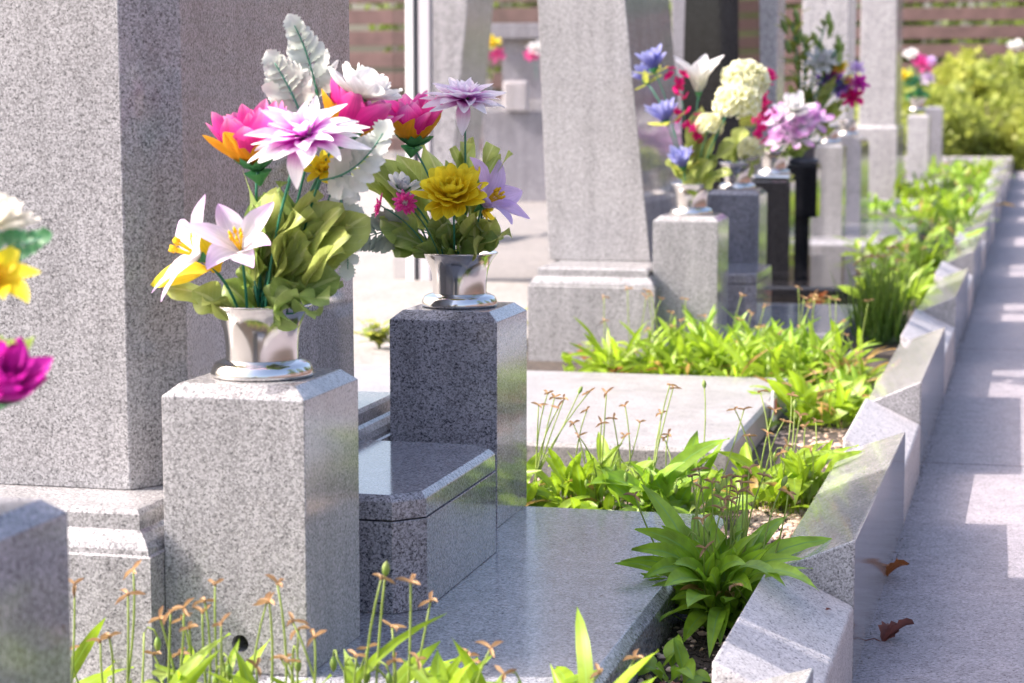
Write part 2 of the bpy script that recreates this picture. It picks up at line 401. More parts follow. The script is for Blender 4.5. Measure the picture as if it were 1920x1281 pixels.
for k in range(7):
    kerb(y, y+1.14, 1, 'blurred wedge topped kerb stone in the far stretch of the kerb', 'far wedge kerb stones')
    kerb(y+1.14, y+1.74, 0, 'blurred low kerb stone between wedges in the far stretch of the kerb', 'far low kerb stones')
    y += 1.74
mb = MB(); ye = 18.9
mb.box((-1.75, ye, .02+g(ye)), (-.24, ye+.2, .17+g(ye))); tag(mb.build('kerb_stone', 'granite_pale', bevel=.004), 'pale straight kerb stone closing the far end of the row below the hedge', 'kerb stone')

# ------------------------------------------------------------------ graves
def rect(x0, y0, x1, y1, z): return [(x0, y0, z), (x1, y0, z), (x1, y1, z), (x0, y1, z)]
def stand(x1, y0, wd, dp, z0, z1, mat, label, hole=False, ch=.017, round_top=False):
    """flower stand: square block with a wide chamfer round its top"""
    x0, y1 = x1-wd, y0+dp
    mb = MB()
    if round_top:
        pr = [(x0, z0), (x1, z0)] + [((x0+x1)/2 + wd/2*math.cos(t*PI/10), z1-.05+.05*math.sin(t*PI/10)) for t in range(11)]
        mb.prism(pr, 1, y0, y1)
    else:
        mb.loft([rect(x0, y0, x1, y1, z0), rect(x0, y0, x1, y1, z1-ch*.85), rect(x0+ch, y0+ch, x1-ch, y1-ch, z1)])
    o = mb.build('flower_stand', mat, bevel=.0012)
    if hole:
        c = MB(); c.lathe((x0+wd*.53, y0-.01, z0+.035), [(.0001, 0), (.0105, 0), (.0105, .05), (.0001, .05)], 24, (0, 1, 0))
        co = c.build('drain_cutter', mat); co.data.materials.clear()
        bm = bmesh.new(); bm.from_mesh(co.data); bmesh.ops.remove_doubles(bm, verts=bm.verts, dist=.0003); bmesh.ops.recalc_face_normals(bm, faces=bm.faces); bm.to_mesh(co.data); bm.free()
        bo = o.modifiers.new('hole', 'BOOLEAN'); bo.object = co; bo.operation = 'DIFFERENCE'; bo.solver = 'EXACT'
        bpy.context.view_layer.update()
        me = bpy.data.meshes.new_from_object(o.evaluated_get(bpy.context.evaluated_depsgraph_get()))
        o.modifiers.clear(); old = o.data; o.data = me; me.name = 'flower_stand'
        while len(me.materials) > 1: me.materials.pop()
        bpy.data.objects.remove(co)
    return tag(o, label, 'flower stand')
def vase(c, label, s=1.0, mat='steel'):
    r = empty('flower_vase', c, label, 'vase')
    c = Vector(c)
    f = MB(); f.lathe(c, [(.0001, .0006), (.0605*s, .0006), (.0615*s, .002), (.0617*s, .0055), (.0608*s, .009), (.059*s, .0128), (.057*s, .0163), (.052*s, .0187), (.0475*s, .0203), (.044*s, .0213), (.02*s, .0214), (.0001, .0214)], 56)
    f.build('foot', mat, r, smooth=True)
    p = [(.042, .0215), (.042, .031), (.0424, .038), (.0432, .046), (.0448, .054), (.0475, .062), (.0515, .0695), (.0565, .0755), (.0595, .0785), (.0602, .0797), (.0598, .0806), (.0585, .08), (.0545, .0765), (.049, .0705), (.0445, .063), (.0425, .054), (.0408, .044), (.0402, .034), (.04, .026), (.0001, .025)]
    b = MB(); b.lathe(c, [(a*s*1.04, .0215+(z-.0215)*s*1.12) for a, z in p], 56); b.build('cup', mat, r, smooth=True)
    return r
def gravestone(label, parts, loc):
    """parts: (name, material, list of rings) -> stones mortared together as one grave"""
    e = empty('gravestone', loc, label, 'gravestone')
    for nm, mat, rings, bv in parts:
        mb = MB(); mb.loft(rings); mb.build(nm, mat, e, bevel=bv)
    return e
def octo(x0, y0, x1, y1, cx, cy, z):
    return [(x0, y0, z), (x1-cx, y0, z), (x1, y0+cy, z), (x1, y1-cy, z), (x1-cx, y1, z), (x0, y1, z)]
def plinth_rings(x0, y0, x1, y1, z0, z1):
    """block with a stepped cyma moulding round its top"""
    r = [(0, z0), (0, z1-.052), (.004, z1-.05), (.0045, z1-.044), (.009, z1-.036), (.017, z1-.028), (.0225, z1-.024), (.0225, z1-.006), (.026, z1-.001), (.028, z1)]
    return [rect(x0+a, y0+a, x1-a, y1-a, z) for a, z in r]

# grave one, the nearest
gravestone('tall grey granite gravestone with broad cut corners at the left edge, behind the nearest bouquet',
    [('plinth', 'granite', plinth_rings(-1.95, 2.262, -.992, 3.355, .06, .322), .0),
     ('stele', 'granite', [octo(-1.62, 2.40, -1.031, 3.225, .046, .078, .3222), octo(-1.62, 2.402, -1.037, 3.222, .047, .079, 1.5)], .0015)], (-1.4, 2.85, .06))
stand(-.815, 2.302, .1765, .2, .13, .47, 'granite', 'grey granite flower stand with a drain hole, nearest whole stand, shading the slab', True)
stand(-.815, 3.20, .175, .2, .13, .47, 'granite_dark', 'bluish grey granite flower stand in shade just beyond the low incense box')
e = empty('incense_box', (-.88, 2.83, .13), 'low grey granite incense box with lid between the two near flower stands', 'incense box')
def oct2(x0, y0, x1, y1, c, z): return [(x0, y0, z), (x1-c, y0, z), (x1, y0+c*1.05, z), (x1, y1-c*1.05, z), (x1-c, y1, z), (x0, y1, z)]
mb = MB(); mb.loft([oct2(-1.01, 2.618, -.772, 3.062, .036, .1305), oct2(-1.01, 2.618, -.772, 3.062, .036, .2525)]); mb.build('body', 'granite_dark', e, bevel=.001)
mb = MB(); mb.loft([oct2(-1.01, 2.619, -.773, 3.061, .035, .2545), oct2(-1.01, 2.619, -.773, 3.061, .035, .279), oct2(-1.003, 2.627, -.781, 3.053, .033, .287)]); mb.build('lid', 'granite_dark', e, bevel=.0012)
def slab(x0, y0, x1, y1, z0, z1, mat, label, ch=.014):
    mb = MB(); mb.loft([rect(x0, y0, x1, y1, z0), rect(x0, y0, x1, y1, z1-ch), rect(x0+ch, y0+ch, x1-ch, y1-ch, z1)])
    return tag(mb.build('grave_slab', mat, bevel=.0012), label, 'grave slab')
slab(-1.02, 2.285, -.482, 3.402, .05, .13, 'granite_slab', 'polished grey granite slab in shade under the two near flower stands', .012)
mb = MB(); mb.box((-1.9, 2.19, .04), (-.54, 2.283, .112)); tag(mb.build('edging_stone', 'granite_pale', bevel=.003), 'pale sunlit edging stone along the near side of the shaded slab', 'edging stone')
# grave zero, only its nearer neighbour's stand shows
stand(-.815, 1.47, .18, .215, .10, .457, 'granite_dark', 'blurred granite flower stand cut off by the left edge in the foreground')
slab(-1.02, 1.3, -.482, 1.72, .05, .10, 'granite_slab', 'granite slab below the cut off stand, outside the lower left corner')
# plot two, an empty plot under a pale slab
slab(-1.75, 4.03, -.572, 5.12, .05, .132, 'granite_top', 'wide pale sunlit granite slab without any stones on it', .008)
e = empty('plot_marker', (-.61, 4.95, .13), 'small white marker plate with red print standing by the corner of the pale slab', 'marker')
mb = MB(); mb.box((-.568, 4.70, .06), (-.562, 4.76, .155)); mb.build('plate', 'label', e, bevel=.001)
mb = MB(); mb.box((-.5615, 4.712, .1), (-.5605, 4.748, .135)); mb.build('print', 'label_red', e)
# grave three with the leaning stele
def lean(xa, xb, y0, y1, z0, za, zb, dx, z1):
    return [rect(xa, y0, xb, y1, z0), rect(za, y0, zb, y1, z1)]
P3 = at(990, 512, 5.74); zt = .338
b0, b1 = at(1029, 495, 6.03), at(1219, 497, 6.03); t0, t1 = at(1008, 0, 6.03), at(1172, 0, 6.03)
k = (1.62-zt)/(t0.z-zt)
gravestone('grey granite gravestone with a stele leaning back, on a moulded plinth beyond the pale slab',
    [('plinth', 'granite', plinth_rings(-1.372, 5.735, -1.016, 6.95, .05, zt), 0),
     ('stele', 'granite', [rect(b0.x, 6.03, b1.x, 6.78, zt+.0005), rect(b0.x+(t0.x-b0.x)*k, 6.03, b1.x+(t1.x-b1.x)*k, 6.78, 1.62)], .002)], (-1.2, 6.3, .05))
stand(-.853, 5.80, .18, .205, .1, .482, 'granite', 'sunlit grey granite stand holding the blue cornflowers, beside the leaning stele', True)
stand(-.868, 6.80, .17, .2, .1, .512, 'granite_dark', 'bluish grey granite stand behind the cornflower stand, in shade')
e = empty('incense_box', (-.9, 6.4, .13), 'blurred grey granite incense box between the two middle distance stands', 'incense box')
mb = MB(); mb.loft([oct2(-1.0, 6.2, -.80, 6.62, .03, .13), oct2(-1.0, 6.2, -.80, 6.62, .03, .262)]); mb.build('body', 'granite_dark', e, bevel=.001)
mb = MB(); mb.loft([oct2(-1.0, 6.201, -.801, 6.619, .03, .264), oct2(-1.0, 6.201, -.801, 6.619, .03, .292)]); mb.build('lid', 'granite_dark', e, bevel=.003)
slab(-1.02, 5.76, -.56, 7.05, .05, .131, 'granite_slab', 'blurred polished granite slab mostly hidden by the bright weeds, under the cornflower stand')
# grave four, black granite
X4 = -1.2
gravestone('black polished gravestone standing behind the row of black flower stands',
    [('plinth', 'granite_black', plinth_rings(-1.75, 7.75, -1.06, 8.95, .06, .36), 0),
     ('stele', 'granite_black', [rect(-1.36, 8.2, -1.12, 8.85, .3605), rect(-1.335, 8.22, -1.15, 8.83, 1.7)], .003)], (-1.3, 8.3, .06))
stand(-.868, 7.66, .142, .16, .155, .52, 'granite_black', 'nearer black granite stand under a shiny steel plate and orchid vase')
stand(-.868, 8.60, .122, .15, .33, .545, 'granite_black', 'black granite stand on a thin dark leg, farther of the two black stands', ch=.008)
mb = MB(); mb.box((-.975, 8.63, .155), (-.9, 8.72, .3285)); tag(mb.build('stone_block', 'granite_black', bevel=.002), 'narrow black granite block carrying the farther black stand', 'stone block')
slab(-1.05, 7.40, -.6, 8.95, .06, .155, 'granite_black', 'dark polished slab with a step, under the black flower stands', .01)
# grave five
stand(-.868, 9.74, .14, .17, .17, .602, 'granite', 'lit grey granite stand between the black stands and the round topped stand')
e = stand(-.868, 10.75, .16, .5, .17, .62, 'granite_dark', 'polished grey stand with a rounded top, beyond the black stands', round_top=True)
slab(-1.1, 9.4, -.55, 11.3, .06, .185, 'granite_slab', 'blurred dark slab with a pale front edge under the round topped stand', .02)
a0, a1 = at(1415, 0, 10.2), at(1456, 190, 10.2)
gravestone('slim grey stele behind the crimson sprays, right of the black gravestone', [('stele', 'granite_far', [rect(a0.x, 10.2, a1.x, 10.5, .1), rect(a0.x, 10.2, a1.x, 10.5, 1.75)], .004)], (a0.x, 10.3, .1))
a0, a1 = at(1260, 0, 9.6), at(1312, 200, 9.6)
gravestone('grey lilac polished stele left of the black gravestone', [('stele', 'granite_dark', [rect(a0.x, 9.6, a1.x, 10.2, .1), rect(a0.x, 9.6, a1.x, 10.2, 1.7)], .004)], (a0.x, 9.8, .1))
a0, a1 = at(1505, 0, 12.2), at(1588, 200, 12.2)
gravestone('broad pale grey stele behind the tall green bouquet', [('plinth', 'granite_far', [rect(a0.x-.1, 12.0, a1.x+.02, 12.9, .1), rect(a0.x-.1, 12.0, a1.x+.02, 12.9, .5)], .006), ('stele', 'granite_far', [rect(a0.x, 12.2, a1.x, 12.7, .5005), rect(a0.x, 12.2, a1.x, 12.7, 1.8)], .004)], (a0.x, 12.3, .1))
a0, a1 = at(1611, 0, 13.5), at(1680, 235, 13.5)
gravestone('sunlit pale stele on a square block, farthest stele on the right of the row',
    [('plinth', 'granite_far', [rect(a0.x-.01, 13.45, a1.x+.012, 14.2, .1), rect(a0.x-.01, 13.45, a1.x+.012, 14.2, a1.z-.02), rect(a0.x+.005, 13.465, a1.x-.003, 14.2, a1.z)], .004),
     ('stele', 'granite_far', [rect(a0.x+.01, 13.5, a1.x-.005, 14.1, a1.z+.0005), rect(a0.x+.014, 13.5, a1.x-.012, 14.1, 1.9)], .004)], (a0.x, 13.6, .1))
slab(-1.15, 12.0, -.6, 13.2, .06, .2, 'granite_top', 'far pale slab in front of the sunlit stele', .02)
slab(-1.1, 14.6, -.62, 15.9, .08, .22, 'granite_far', 'farthest grey slab half hidden among weeds', .02)
a0, a1 = at(1702, 215, 16.5), at(1740, 285, 16.5)
stand(a1.x, 16.5, a1.x-a0.x, .2, .1, a0.z, 'granite_far', 'tiny pale stand with steel vase, lit, below the far bouquet')
a0, a1 = at(1735, 200, 17.6), at(1766, 278, 17.6)
stand(a1.x, 17.6, a1.x-a0.x, .3, .1, a0.z, 'granite_dark', 'tiny dark stand at the right end of the row, before the hedge')
# solid stones set behind the glass screen in place of the reflections in it
a0, a1, a2 = at(800, 285, 10.0), at(855, 285, 10.0), at(877, 0, 10.0); a3 = at(806, 0, 10.0)
k = (1.75-.1)/(a2.z-a1.z)*.7
gravestone('pale leaning stele built behind the glass screen in place of a reflection',
    [('stele', 'granite_far', [rect(a0.x-.04, 10, a1.x-.06, 10.5, .06), rect(a3.x, 10, a2.x, 10.5, a2.z), rect(a3.x+.04, 10, a2.x+.05, 10.5, 1.75)], .004)], (a0.x, 10.2, .06))
a0, a1 = at(932, 0, 14), at(1014, 288, 14)
gravestone('dark grey stepped gravestone built behind the glass screen in place of a reflection',
    [('plinth', 'granite_dark', [rect(a0.x+.0, 13.6, a1.x+.3, 14.9, .12), rect(a0.x+.0, 13.6, a1.x+.3, 14.9, .72)], .006),
     ('ledge', 'granite_far', [rect(a0.x-.06, 13.7, a1.x+.3, 14.8, .7205), rect(a0.x-.06, 13.7, a1.x+.3, 14.8, .8)], .006),
     ('stele', 'granite_dark', [rect(a0.x+.06, 13.9, a1.x+.3, 14.6, .8005), rect(a0.x+.06, 13.9, a1.x+.3, 14.6, 1.2)], .006),
     ('cap', 'granite_dark', [rect(a0.x-.08, 13.8, a1.x+.3, 14.7, 1.2005), rect(a0.x-.02, 13.8, a1.x+.3, 14.7, 1.3)], .006)], (a0.x, 14.2, .12))
a = at(966, 181, 13.55)
mb = MB(); mb.box((a.x-.085, 13.55, a.z-.1), (a.x+.085, 13.598, a.z+.1)); tag(mb.build('stone_plaque', 'granite_pale', bevel=.018, segs=3), 'small pale rounded plaque on the dark stone built in place of a glass reflection', 'plaque')
# low stone and glass screen
a = at(680, 690, 6.2); b = at(745, 640, 6.2)
mb = MB(); mb.box((a.x, 6.2, .03), (b.x+.25, 6.45, b.z)); tag(mb.build('edging_stone', 'granite', bevel=.004), 'low grey stone behind the near grave, between its stele and the stand', 'edging stone')
pb = at(772, 534, 7.75)
e = empty('glass_screen', (pb.x, 7.75, .05), 'clear glass screen with a white and grey upright post, behind the near bouquets', 'screen')
def post(xa, xb, nm, mat, dy):
    A, B = at(xa, 300, 7.75), at(xb, 300, 7.75); mb = MB(); mb.box((A.x+.0005, 7.75-dy, .05), (B.x, 7.80+dy, 2.0)); mb.build(nm, mat, e, bevel=.002)
post(762, 775.5, 'post', 'white_post', .004); post(775.5, 785.5, 'seal', 'seal', -.008); post(785.5, 806, 'frame', 'post_grey', 0)
A, B = at(806, 300, 7.77), at(1045, 300, 7.77); mb = MB(); mb.box((A.x+.001, 7.768, .1), (B.x, 7.774, 2.0)); mb.build('pane', 'glass', e)
A2, B2 = at(738, 300, 7.77), at(762, 300, 7.77); mb = MB(); mb.box((A2.x, 7.768, .1), (B2.x-.002, 7.774, 2.0)); mb.build('pane', 'glass', e)

# ------------------------------------------------------------------ fence
def fence(x0, x1, Y, zb, zt, label, step=2.1):
    e = empty('slat_fence', ((x0+x1)/2, Y, zb), label, 'fence')
    mb = MB(); z = zb+.06
    while z < zt:
        mb.box((x0, Y, z), (x1, Y+.03, z+.155)); z += .22
    mb.build('slats', 'wood', e, bevel=.004)
    x = x0+.04
    while x < x1:
        mb = MB(); mb.box((x, Y+.031, zb), (x+.09, Y+.12, zt+.02)); mb.build('fence_post', 'wood', e, bevel=.004); x += step
fence(-4.2, 4.4, 26.5, .15, 2.6, 'brown slatted wooden fence above the hedge at the far end of the row')
def side_fence(X, y0, y1, zb, zt, label):
    e = empty('slat_fence', (X, (y0+y1)/2, zb), label, 'fence'); mb = MB(); z = zb+.06
    while z < zt: mb.box((X, y0, z), (X+.03, y1, z+.155)); z += .22
    mb.build('slats', 'wood', e, bevel=.004); y = y0+.05
    while y < y1:
        mb = MB(); mb.box((X+.031, y, zb), (X+.12, y+.09, zt+.02)); mb.build('fence_post', 'wood', e, bevel=.004); y += 2.1
side_fence(3.4, -4, 24, 0, 2.0, 'unseen brown slatted fence added right of the path to be mirrored in the stones')  # out of view, added to block the sky in the polished faces
fence(-12.5, -4.4, 21.5, .2, 2.4, 'brown slatted wooden fence behind the glass screen on the left')

# ------------------------------------------------------------------ leaf and petal surfaces
def frame_from(n, az=0.0):
    n = Vector(n).normalized()
    q = Vector((0, 0, 1)).rotation_difference(n).to_matrix()
    return q @ Matrix.Rotation(az, 3, 'Z')
def petal(mb, c, q, az, L, Wd, e0, e1, cup=.25, tip=.5, r0=.0, nv=7, nu=4, base=.25, twist=0.0, wave=0.0, z0=0.0, fold=0.0):
    """one petal: leaves the centre at elevation e0 and bends to e1; tip 0 = pointed, 1 = round"""
    x, z = r0, z0; rows = []; uvs = []
    ph = random.uniform(0, 6); twist += random.uniform(-.35, .35); bend = random.uniform(-.2, .2); wave += .05; sk = random.uniform(-.12, .12)
    for i in range(nv+1):
        v = 1-(1-i/nv)**1.7; a = e0 + (e1-e0)*v; dv = v - (1-(1-(i-1)/nv)**1.7) if i else 0
        if i: x += L*dv*math.cos(a); z += L*dv*math.sin(a)
        if v < .55: wv = base + (1-base)*math.sin(PI/2*v/.55)**.9
        else:
            t = (v-.55)/.45; wv = (1-tip)*(1-t**1.25) + tip*math.sqrt(max(0, 1-t*t*.985))
        wv *= Wd/2; row = []; aa = az + bend*v*v; ca, sa = math.cos(aa), math.sin(aa)
        for j in range(nu+1):
            u = 2*j/nu-1; tw = twist*v
            yy = u*wv*(1+sk*u) + (.02*Wd*math.sin(9*v+ph) if abs(u) > .9 and 0 < i < nv else 0); hz = cup*wv*(u*u) + wave*wv*math.sin(3*u+ph+5*v) + fold*wv*abs(u)
            yx = yy*math.cos(tw); hz = hz + yy*math.sin(tw)
            lx = x - hz*math.sin(a); lz = z + hz*math.cos(a)
            row.append(Vector(c) + q @ Vector((lx*ca - yx*sa, lx*sa + yx*ca, lz))); 
        rows.append(row); uvs.append([(j/nu, v) for j in range(nu+1)])
    mb.grid(rows, uvs)
def layer(mb, c, q, n, L, Wd, e0, e1, jit=.1, az0=0.0, **k):
    for i in range(n):
        a = az0 + 2*PI*i/n + random.uniform(-.25, .25)*2*PI/n*.6
        s = random.uniform(1-jit, 1+jit)
        petal(mb, c, q, a, L*s, Wd*random.uniform(1-jit, 1+jit), e0+random.uniform(-jit, jit), e1+random.uniform(-jit, jit)*2, **k)
def leaf(mb, b, t, wd, arch=.2, up=None, petiole=.3, nv=9, nu=4, fold=.25, tip=0.0, wave=.06, teeth=0.0, curl=0.0, belly=.42):
    """blade from b to t hanging on a quadratic arch; width wd; long petiole for violets"""
    b, t = Vector(b), Vector(t); d = t-b; L = d.length
    u0 = Vector((0, 0, 1)) if up is None else Vector(up)
    side = d.cross(u0)
    if side.length < 1e-5: side = d.cross(Vector((1, 0, 0)))
    side.normalize(); s2 = d.cross(Vector((0, 0, 1)))
    nrm = (s2 if s2.length > 1e-4*L else side).normalized().cross(d).normalized()
    if nrm.z < 0: nrm = -nrm
    mid = (b+t)/2 + nrm*arch*L
    rows = []; uvs = []; ph = random.uniform(0, 9)
    for i in range(nv+1):
        v = i/nv; p = bez(b, mid, t, v)
        tg = ((mid-b)*(1-v) + (t-mid)*v).normalized(); n2 = side.cross(tg).normalized()
        if v < petiole: wv = .05+.02*v
        else:
            s = (v-petiole)/(1-petiole)
            wv = (math.sin(PI*min(1, s/ (2*belly)))if s < belly else max(0.0, (1-((s-belly)/(1-belly))**(1.5+tip*1.3))))*.5
            wv = max(wv, .05 if s < .1 else .004)
        row = []
        for j in range(nu+1):
            u = 2*j/nu-1
            ww = wv*wd
            if teeth and abs(u) > .9: ww *= 1 + teeth*(1 if i % 2 else -1)
            hz = fold*abs(u)*ww + wave*wd*math.sin(ph+7*v)*u*(.3+v) - curl*ww*u*u
            row.append(p + side*u*ww + n2*hz)
        rows.append(row); uvs.append([(j/nu, v) for j in range(nu+1)])
    mb.grid(rows, uvs)
def rnd(a, b): return random.uniform(a, b)

# ------------------------------------------------------------------ violets and weeds
def seed_head(e, root, tip, dry=True, s=1.0, hook=False):
    """a stalk with an opened three valved pod, or a nodding green pod on a hook"""
    root, tip = Vector(root), Vector(tip)
    mid = (root+tip)/2 + Vector((rnd(-.022, .022), rnd(-.015, .015), rnd(.0, .035)))
    mb = MB()
    pts = [bez(root, mid, tip, i/7) for i in range(8)]
    if hook:
        dx = Vector((rnd(-1, 1), rnd(-.6, .6), 0)).normalized()*.010
        pts = pts[:-1] + [tip + dx*.0 + Vector((0, 0, -.004)), tip + dx*.5 + Vector((0, 0, .003)), tip + dx*1.3 + Vector((0, 0, .001)), tip + dx*1.7 - Vector((0, 0, .007))]
    mb.tube(pts, .0016*s, 5, .0011*s)
    st = mb.build('flower_stalk', 'stalk', e, smooth=True)
    mb = MB(); end = pts[-1]
    if dry:
        q = frame_from(Vector((rnd(-.5, .5), rnd(-.7, .3), 1)), rnd(0, 6))
        for k in range(3):
            petal(mb, end, q, 2*PI*k/3+rnd(-.3, .3), rnd(.012, .019)*s, .0045*s, rnd(-.5, .5), rnd(-.4, .6), cup=1.2, tip=.15, nv=5, nu=4, base=.5, fold=.3)
        mb.lathe(end, [(.0001, -.002), (.0016*s, -.0012), (.0018*s, .0008), (.0001, .0018)], 6)
        mb.build('seed_pod', 'pod_dry', st, smooth=True)
    else:
        d = Vector((0, 0, -1)) if hook else (tip-mid).normalized()
        mb.lathe(end, [(.0006, -.001), (.0032*s, .003), (.0042*s, .008), (.003*s, .013), (.0003, .017)], 8, d)
        mb.build('seed_pod', 'pod_green', st, smooth=True)
def violet(base, nl, Ls, label, heads=(), tips=(), mat='violet_leaf', spread=.9, wd=.022, group=None, extra=0, hooks=0, stalkh=.13, seed=1, sprawl=.03, hs=1.0):
    """rosette of long leaves on petioles; tips = explicit leaf tips, heads = explicit seed head places"""
    random.seed(seed)
    base = Vector(base); e = empty('violet_plant', base, label, 'plant', group)
    mb = MB()
    for t in tips:
        t, w = (t[0], t[1]) if isinstance(t, tuple) else (t, wd*1.35)
        leaf(mb, base + Vector((rnd(-1, 1)*sprawl*.6, rnd(-1, 1)*sprawl*.5, 0)), t, w*.88, arch=rnd(.24, .4), petiole=.25, fold=rnd(.1, .4), wave=.07, tip=.7, up=(rnd(-.3, .3), rnd(-1.3, -.3), 1))
    for i in range(nl):
        a = rnd(0, 2*PI); el = rnd(.08, 1.2); L = Ls[0]+(Ls[1]-Ls[0])*rnd(0, 1)**1.5
        o = base + Vector((rnd(-1, 1)*sprawl, rnd(-1, 1)*sprawl, 0))
        t = o + Vector((math.cos(a)*math.cos(el), math.sin(a)*math.cos(el), math.sin(el)))*L
        t.z = max(t.z, base.z+.012)
        leaf(mb, o, t, wd*rnd(.7, 1.35), arch=rnd(.1, .38), petiole=rnd(.22, .42), fold=rnd(.05, .5), wave=rnd(.03, .12), curl=rnd(-.2, .4), tip=rnd(.2, 1.2), up=(rnd(-.6, .6), rnd(-1.4, .2), 1))
    mb.build('foliage', mat, e, smooth=True)
    if nl > 20:
        mb = MB()
        for i in range(max(3, nl//9)):
            a = rnd(0, 2*PI); L = rnd(.4, .9)*Ls[1]; el = rnd(.05, .9)
            o = base + Vector((rnd(-1, 1)*sprawl, rnd(-1, 1)*sprawl, 0)); t = o + Vector((math.cos(a)*math.cos(el), math.sin(a)*math.cos(el), math.sin(el)))*L
            leaf(mb, o, t, wd*rnd(.4, .9), arch=rnd(.2, .5), petiole=.3, fold=rnd(.3, .9), wave=.2, curl=rnd(-.4, .6), up=(rnd(-.6, .6), rnd(-1.4, .2), 1))
        mb.build('withered_leaves', random.choice(('weed_pale', 'yellowed', 'yellowed')), e, smooth=True)
    for hd in heads: seed_head(e, base + Vector((rnd(-1, 1)*sprawl*.5 + max(-sprawl*1.3, min(sprawl*1.3, (hd.x-base.x)*.8)), rnd(-1, 1)*sprawl*.5, .01)), hd, dry=rnd(0, 1) < .93, s=hs)
    for k in range(extra + hooks):
        a = rnd(0, 2*PI); r = rnd(.01, .06); h = stalkh*rnd(.6, 1.15)
        o = base + Vector((rnd(-1, 1)*sprawl, rnd(-1, 1)*sprawl*.7, .01))
        seed_head(e, o, o + Vector((math.cos(a)*r, math.sin(a)*r, h*(.7 if k >= extra else 1))), dry=k < extra, hook=k >= extra)
    return e
zs = .063
# the big clump between slab and kerb
V = lambda px, py, Y: at(px, py, Y)
violet((-.425, 2.93, zs), 150, (.06, .18), 'large violet clump with many dry pods between the shaded slab and the kerb',
    heads=[V(*q) for q in ((1310, 880, 2.95), (1297, 893, 2.97), (1315, 917, 2.95), (1362, 895, 2.97), (1348, 925, 2.93), (1370, 912, 2.99), (1372, 940, 2.93), (1392, 905, 2.96), (1384, 925, 2.95), (1400, 921, 2.92), (1432, 892, 2.95), (1466, 912, 2.98), (1190, 930, 2.93), (1322, 1030, 2.82), (1378, 1098, 2.78), (1316, 975, 2.9), (1352, 955, 2.9), (1335, 905, 2.99), (1405, 880, 2.97), (1478, 925, 2.96), (1392, 895, 2.99), (1358, 938, 2.92))],
    tips=[(V(1190, 992, 2.86), .034), (V(1163, 1052, 2.84), .022), (V(1184, 1030, 2.82), .036), (V(1200, 905, 2.98), .03), (V(1222, 955, 3.0), .022), (V(1205, 1085, 2.76), .03),
          (V(1582, 1013, 3.0), .036), (V(1552, 1018, 3.03), .02), (V(1508, 1048, 2.9), .034), (V(1524, 1066, 2.84), .022), (V(1521, 1088, 2.74), .026), (V(1536, 1108, 2.64), .028), (V(1475, 1102, 2.7), .026), (V(1240, 985, 2.9), .03), (V(1290, 1010, 2.86), .032), (V(1440, 1030, 2.84), .03), (V(1260, 1060, 2.78), .034), (V(1400, 1060, 2.78), .03), (V(1330, 1080, 2.76), .032),
          (V(1245, 1100, 2.72), .04), (V(1290, 1140, 2.7), .036), (V(1480, 965, 3.05), .03), (V(1300, 965, 3.02), .03), (V(1425, 1000, 2.86), .03), (V(1350, 1210, 2.74), .026), (V(1330, 1235, 2.7), .026), (V(1280, 1205, 2.74), .03), (V(1410, 1110, 2.75), .028), (V(1230, 1020, 2.9), .032), (V(1400, 950, 3.04), .028), (V(1345, 990, 3.0), .03)],
    hooks=7, stalkh=.16, wd=.019, seed=11, sprawl=.032)
violet((-.43, 2.62, zs), 9, (.03, .06), 'small low violet seedling at the inner foot of the nearest pale kerb stone', seed=5, wd=.026, tips=[(V(1335, 1281, 2.62), .024), (V(1300, 1275, 2.55), .03)])
# row between the shaded slab and the pale slab
B = 'violet_leaf_bright'
violet((-.93, 3.62, zs), 75, (.06, .155), 'bright violet clump touching the right edge of the shaded flower stand', mat=B, wd=.021, seed=21, hooks=3, sprawl=.05,
    heads=[V(*q) for q in ((1027, 738, 3.65), (1040, 745, 3.7), (1047, 765, 3.6), (1058, 748, 3.7), (1085, 738, 3.75), (1105, 735, 3.7), (1010, 760, 3.6))])
violet((-.77, 3.68, zs), 85, (.06, .155), 'bright violet clump with many pods in front of the middle of the pale slab', mat=B, wd=.021, seed=22, hooks=4, sprawl=.06,
    heads=[V(*q) for q in ((1137, 738, 3.7), (1128, 794, 3.65), (1150, 785, 3.7), (1085, 818, 3.6), (1075, 795, 3.7), (1172, 762, 3.75), (1172, 818, 3.7), (1200, 792, 3.75), (1100, 770, 3.7))])
violet((-.62, 3.62, zs), 60, (.07, .16), 'darker violet clump with tall upright leaves, before the pale slab corner', seed=23, hooks=4, sprawl=.07, wd=.024,
    tips=[(V(1308, 808, 3.7), .034), (V(1368, 822, 3.68), .036), (V(1285, 850, 3.66), .034), (V(1100, 910, 3.5), .05), (V(1180, 925, 3.48), .05), (V(1240, 880, 3.6), .04), (V(1330, 885, 3.6), .036), (V(1210, 905, 3.55), .045)],
    heads=[V(*q) for q in ((1256, 722, 3.72), (1262, 728, 3.75), (1321, 728, 3.74), (1240, 776, 3.7), (1253, 815, 3.7), (1245, 822, 3.7), (1395, 768, 3.72))])
violet((-.85, 3.50, zs), 34, (.04, .1), 'low spreading violet leaves along the far edge of the shaded slab', mat=B, seed=24, sprawl=.12, wd=.028)
violet((-.99, 3.55, zs), 30, (.05, .13), 'violet leaves half hidden behind the shaded flower stand', mat=B, seed=25, sprawl=.06)
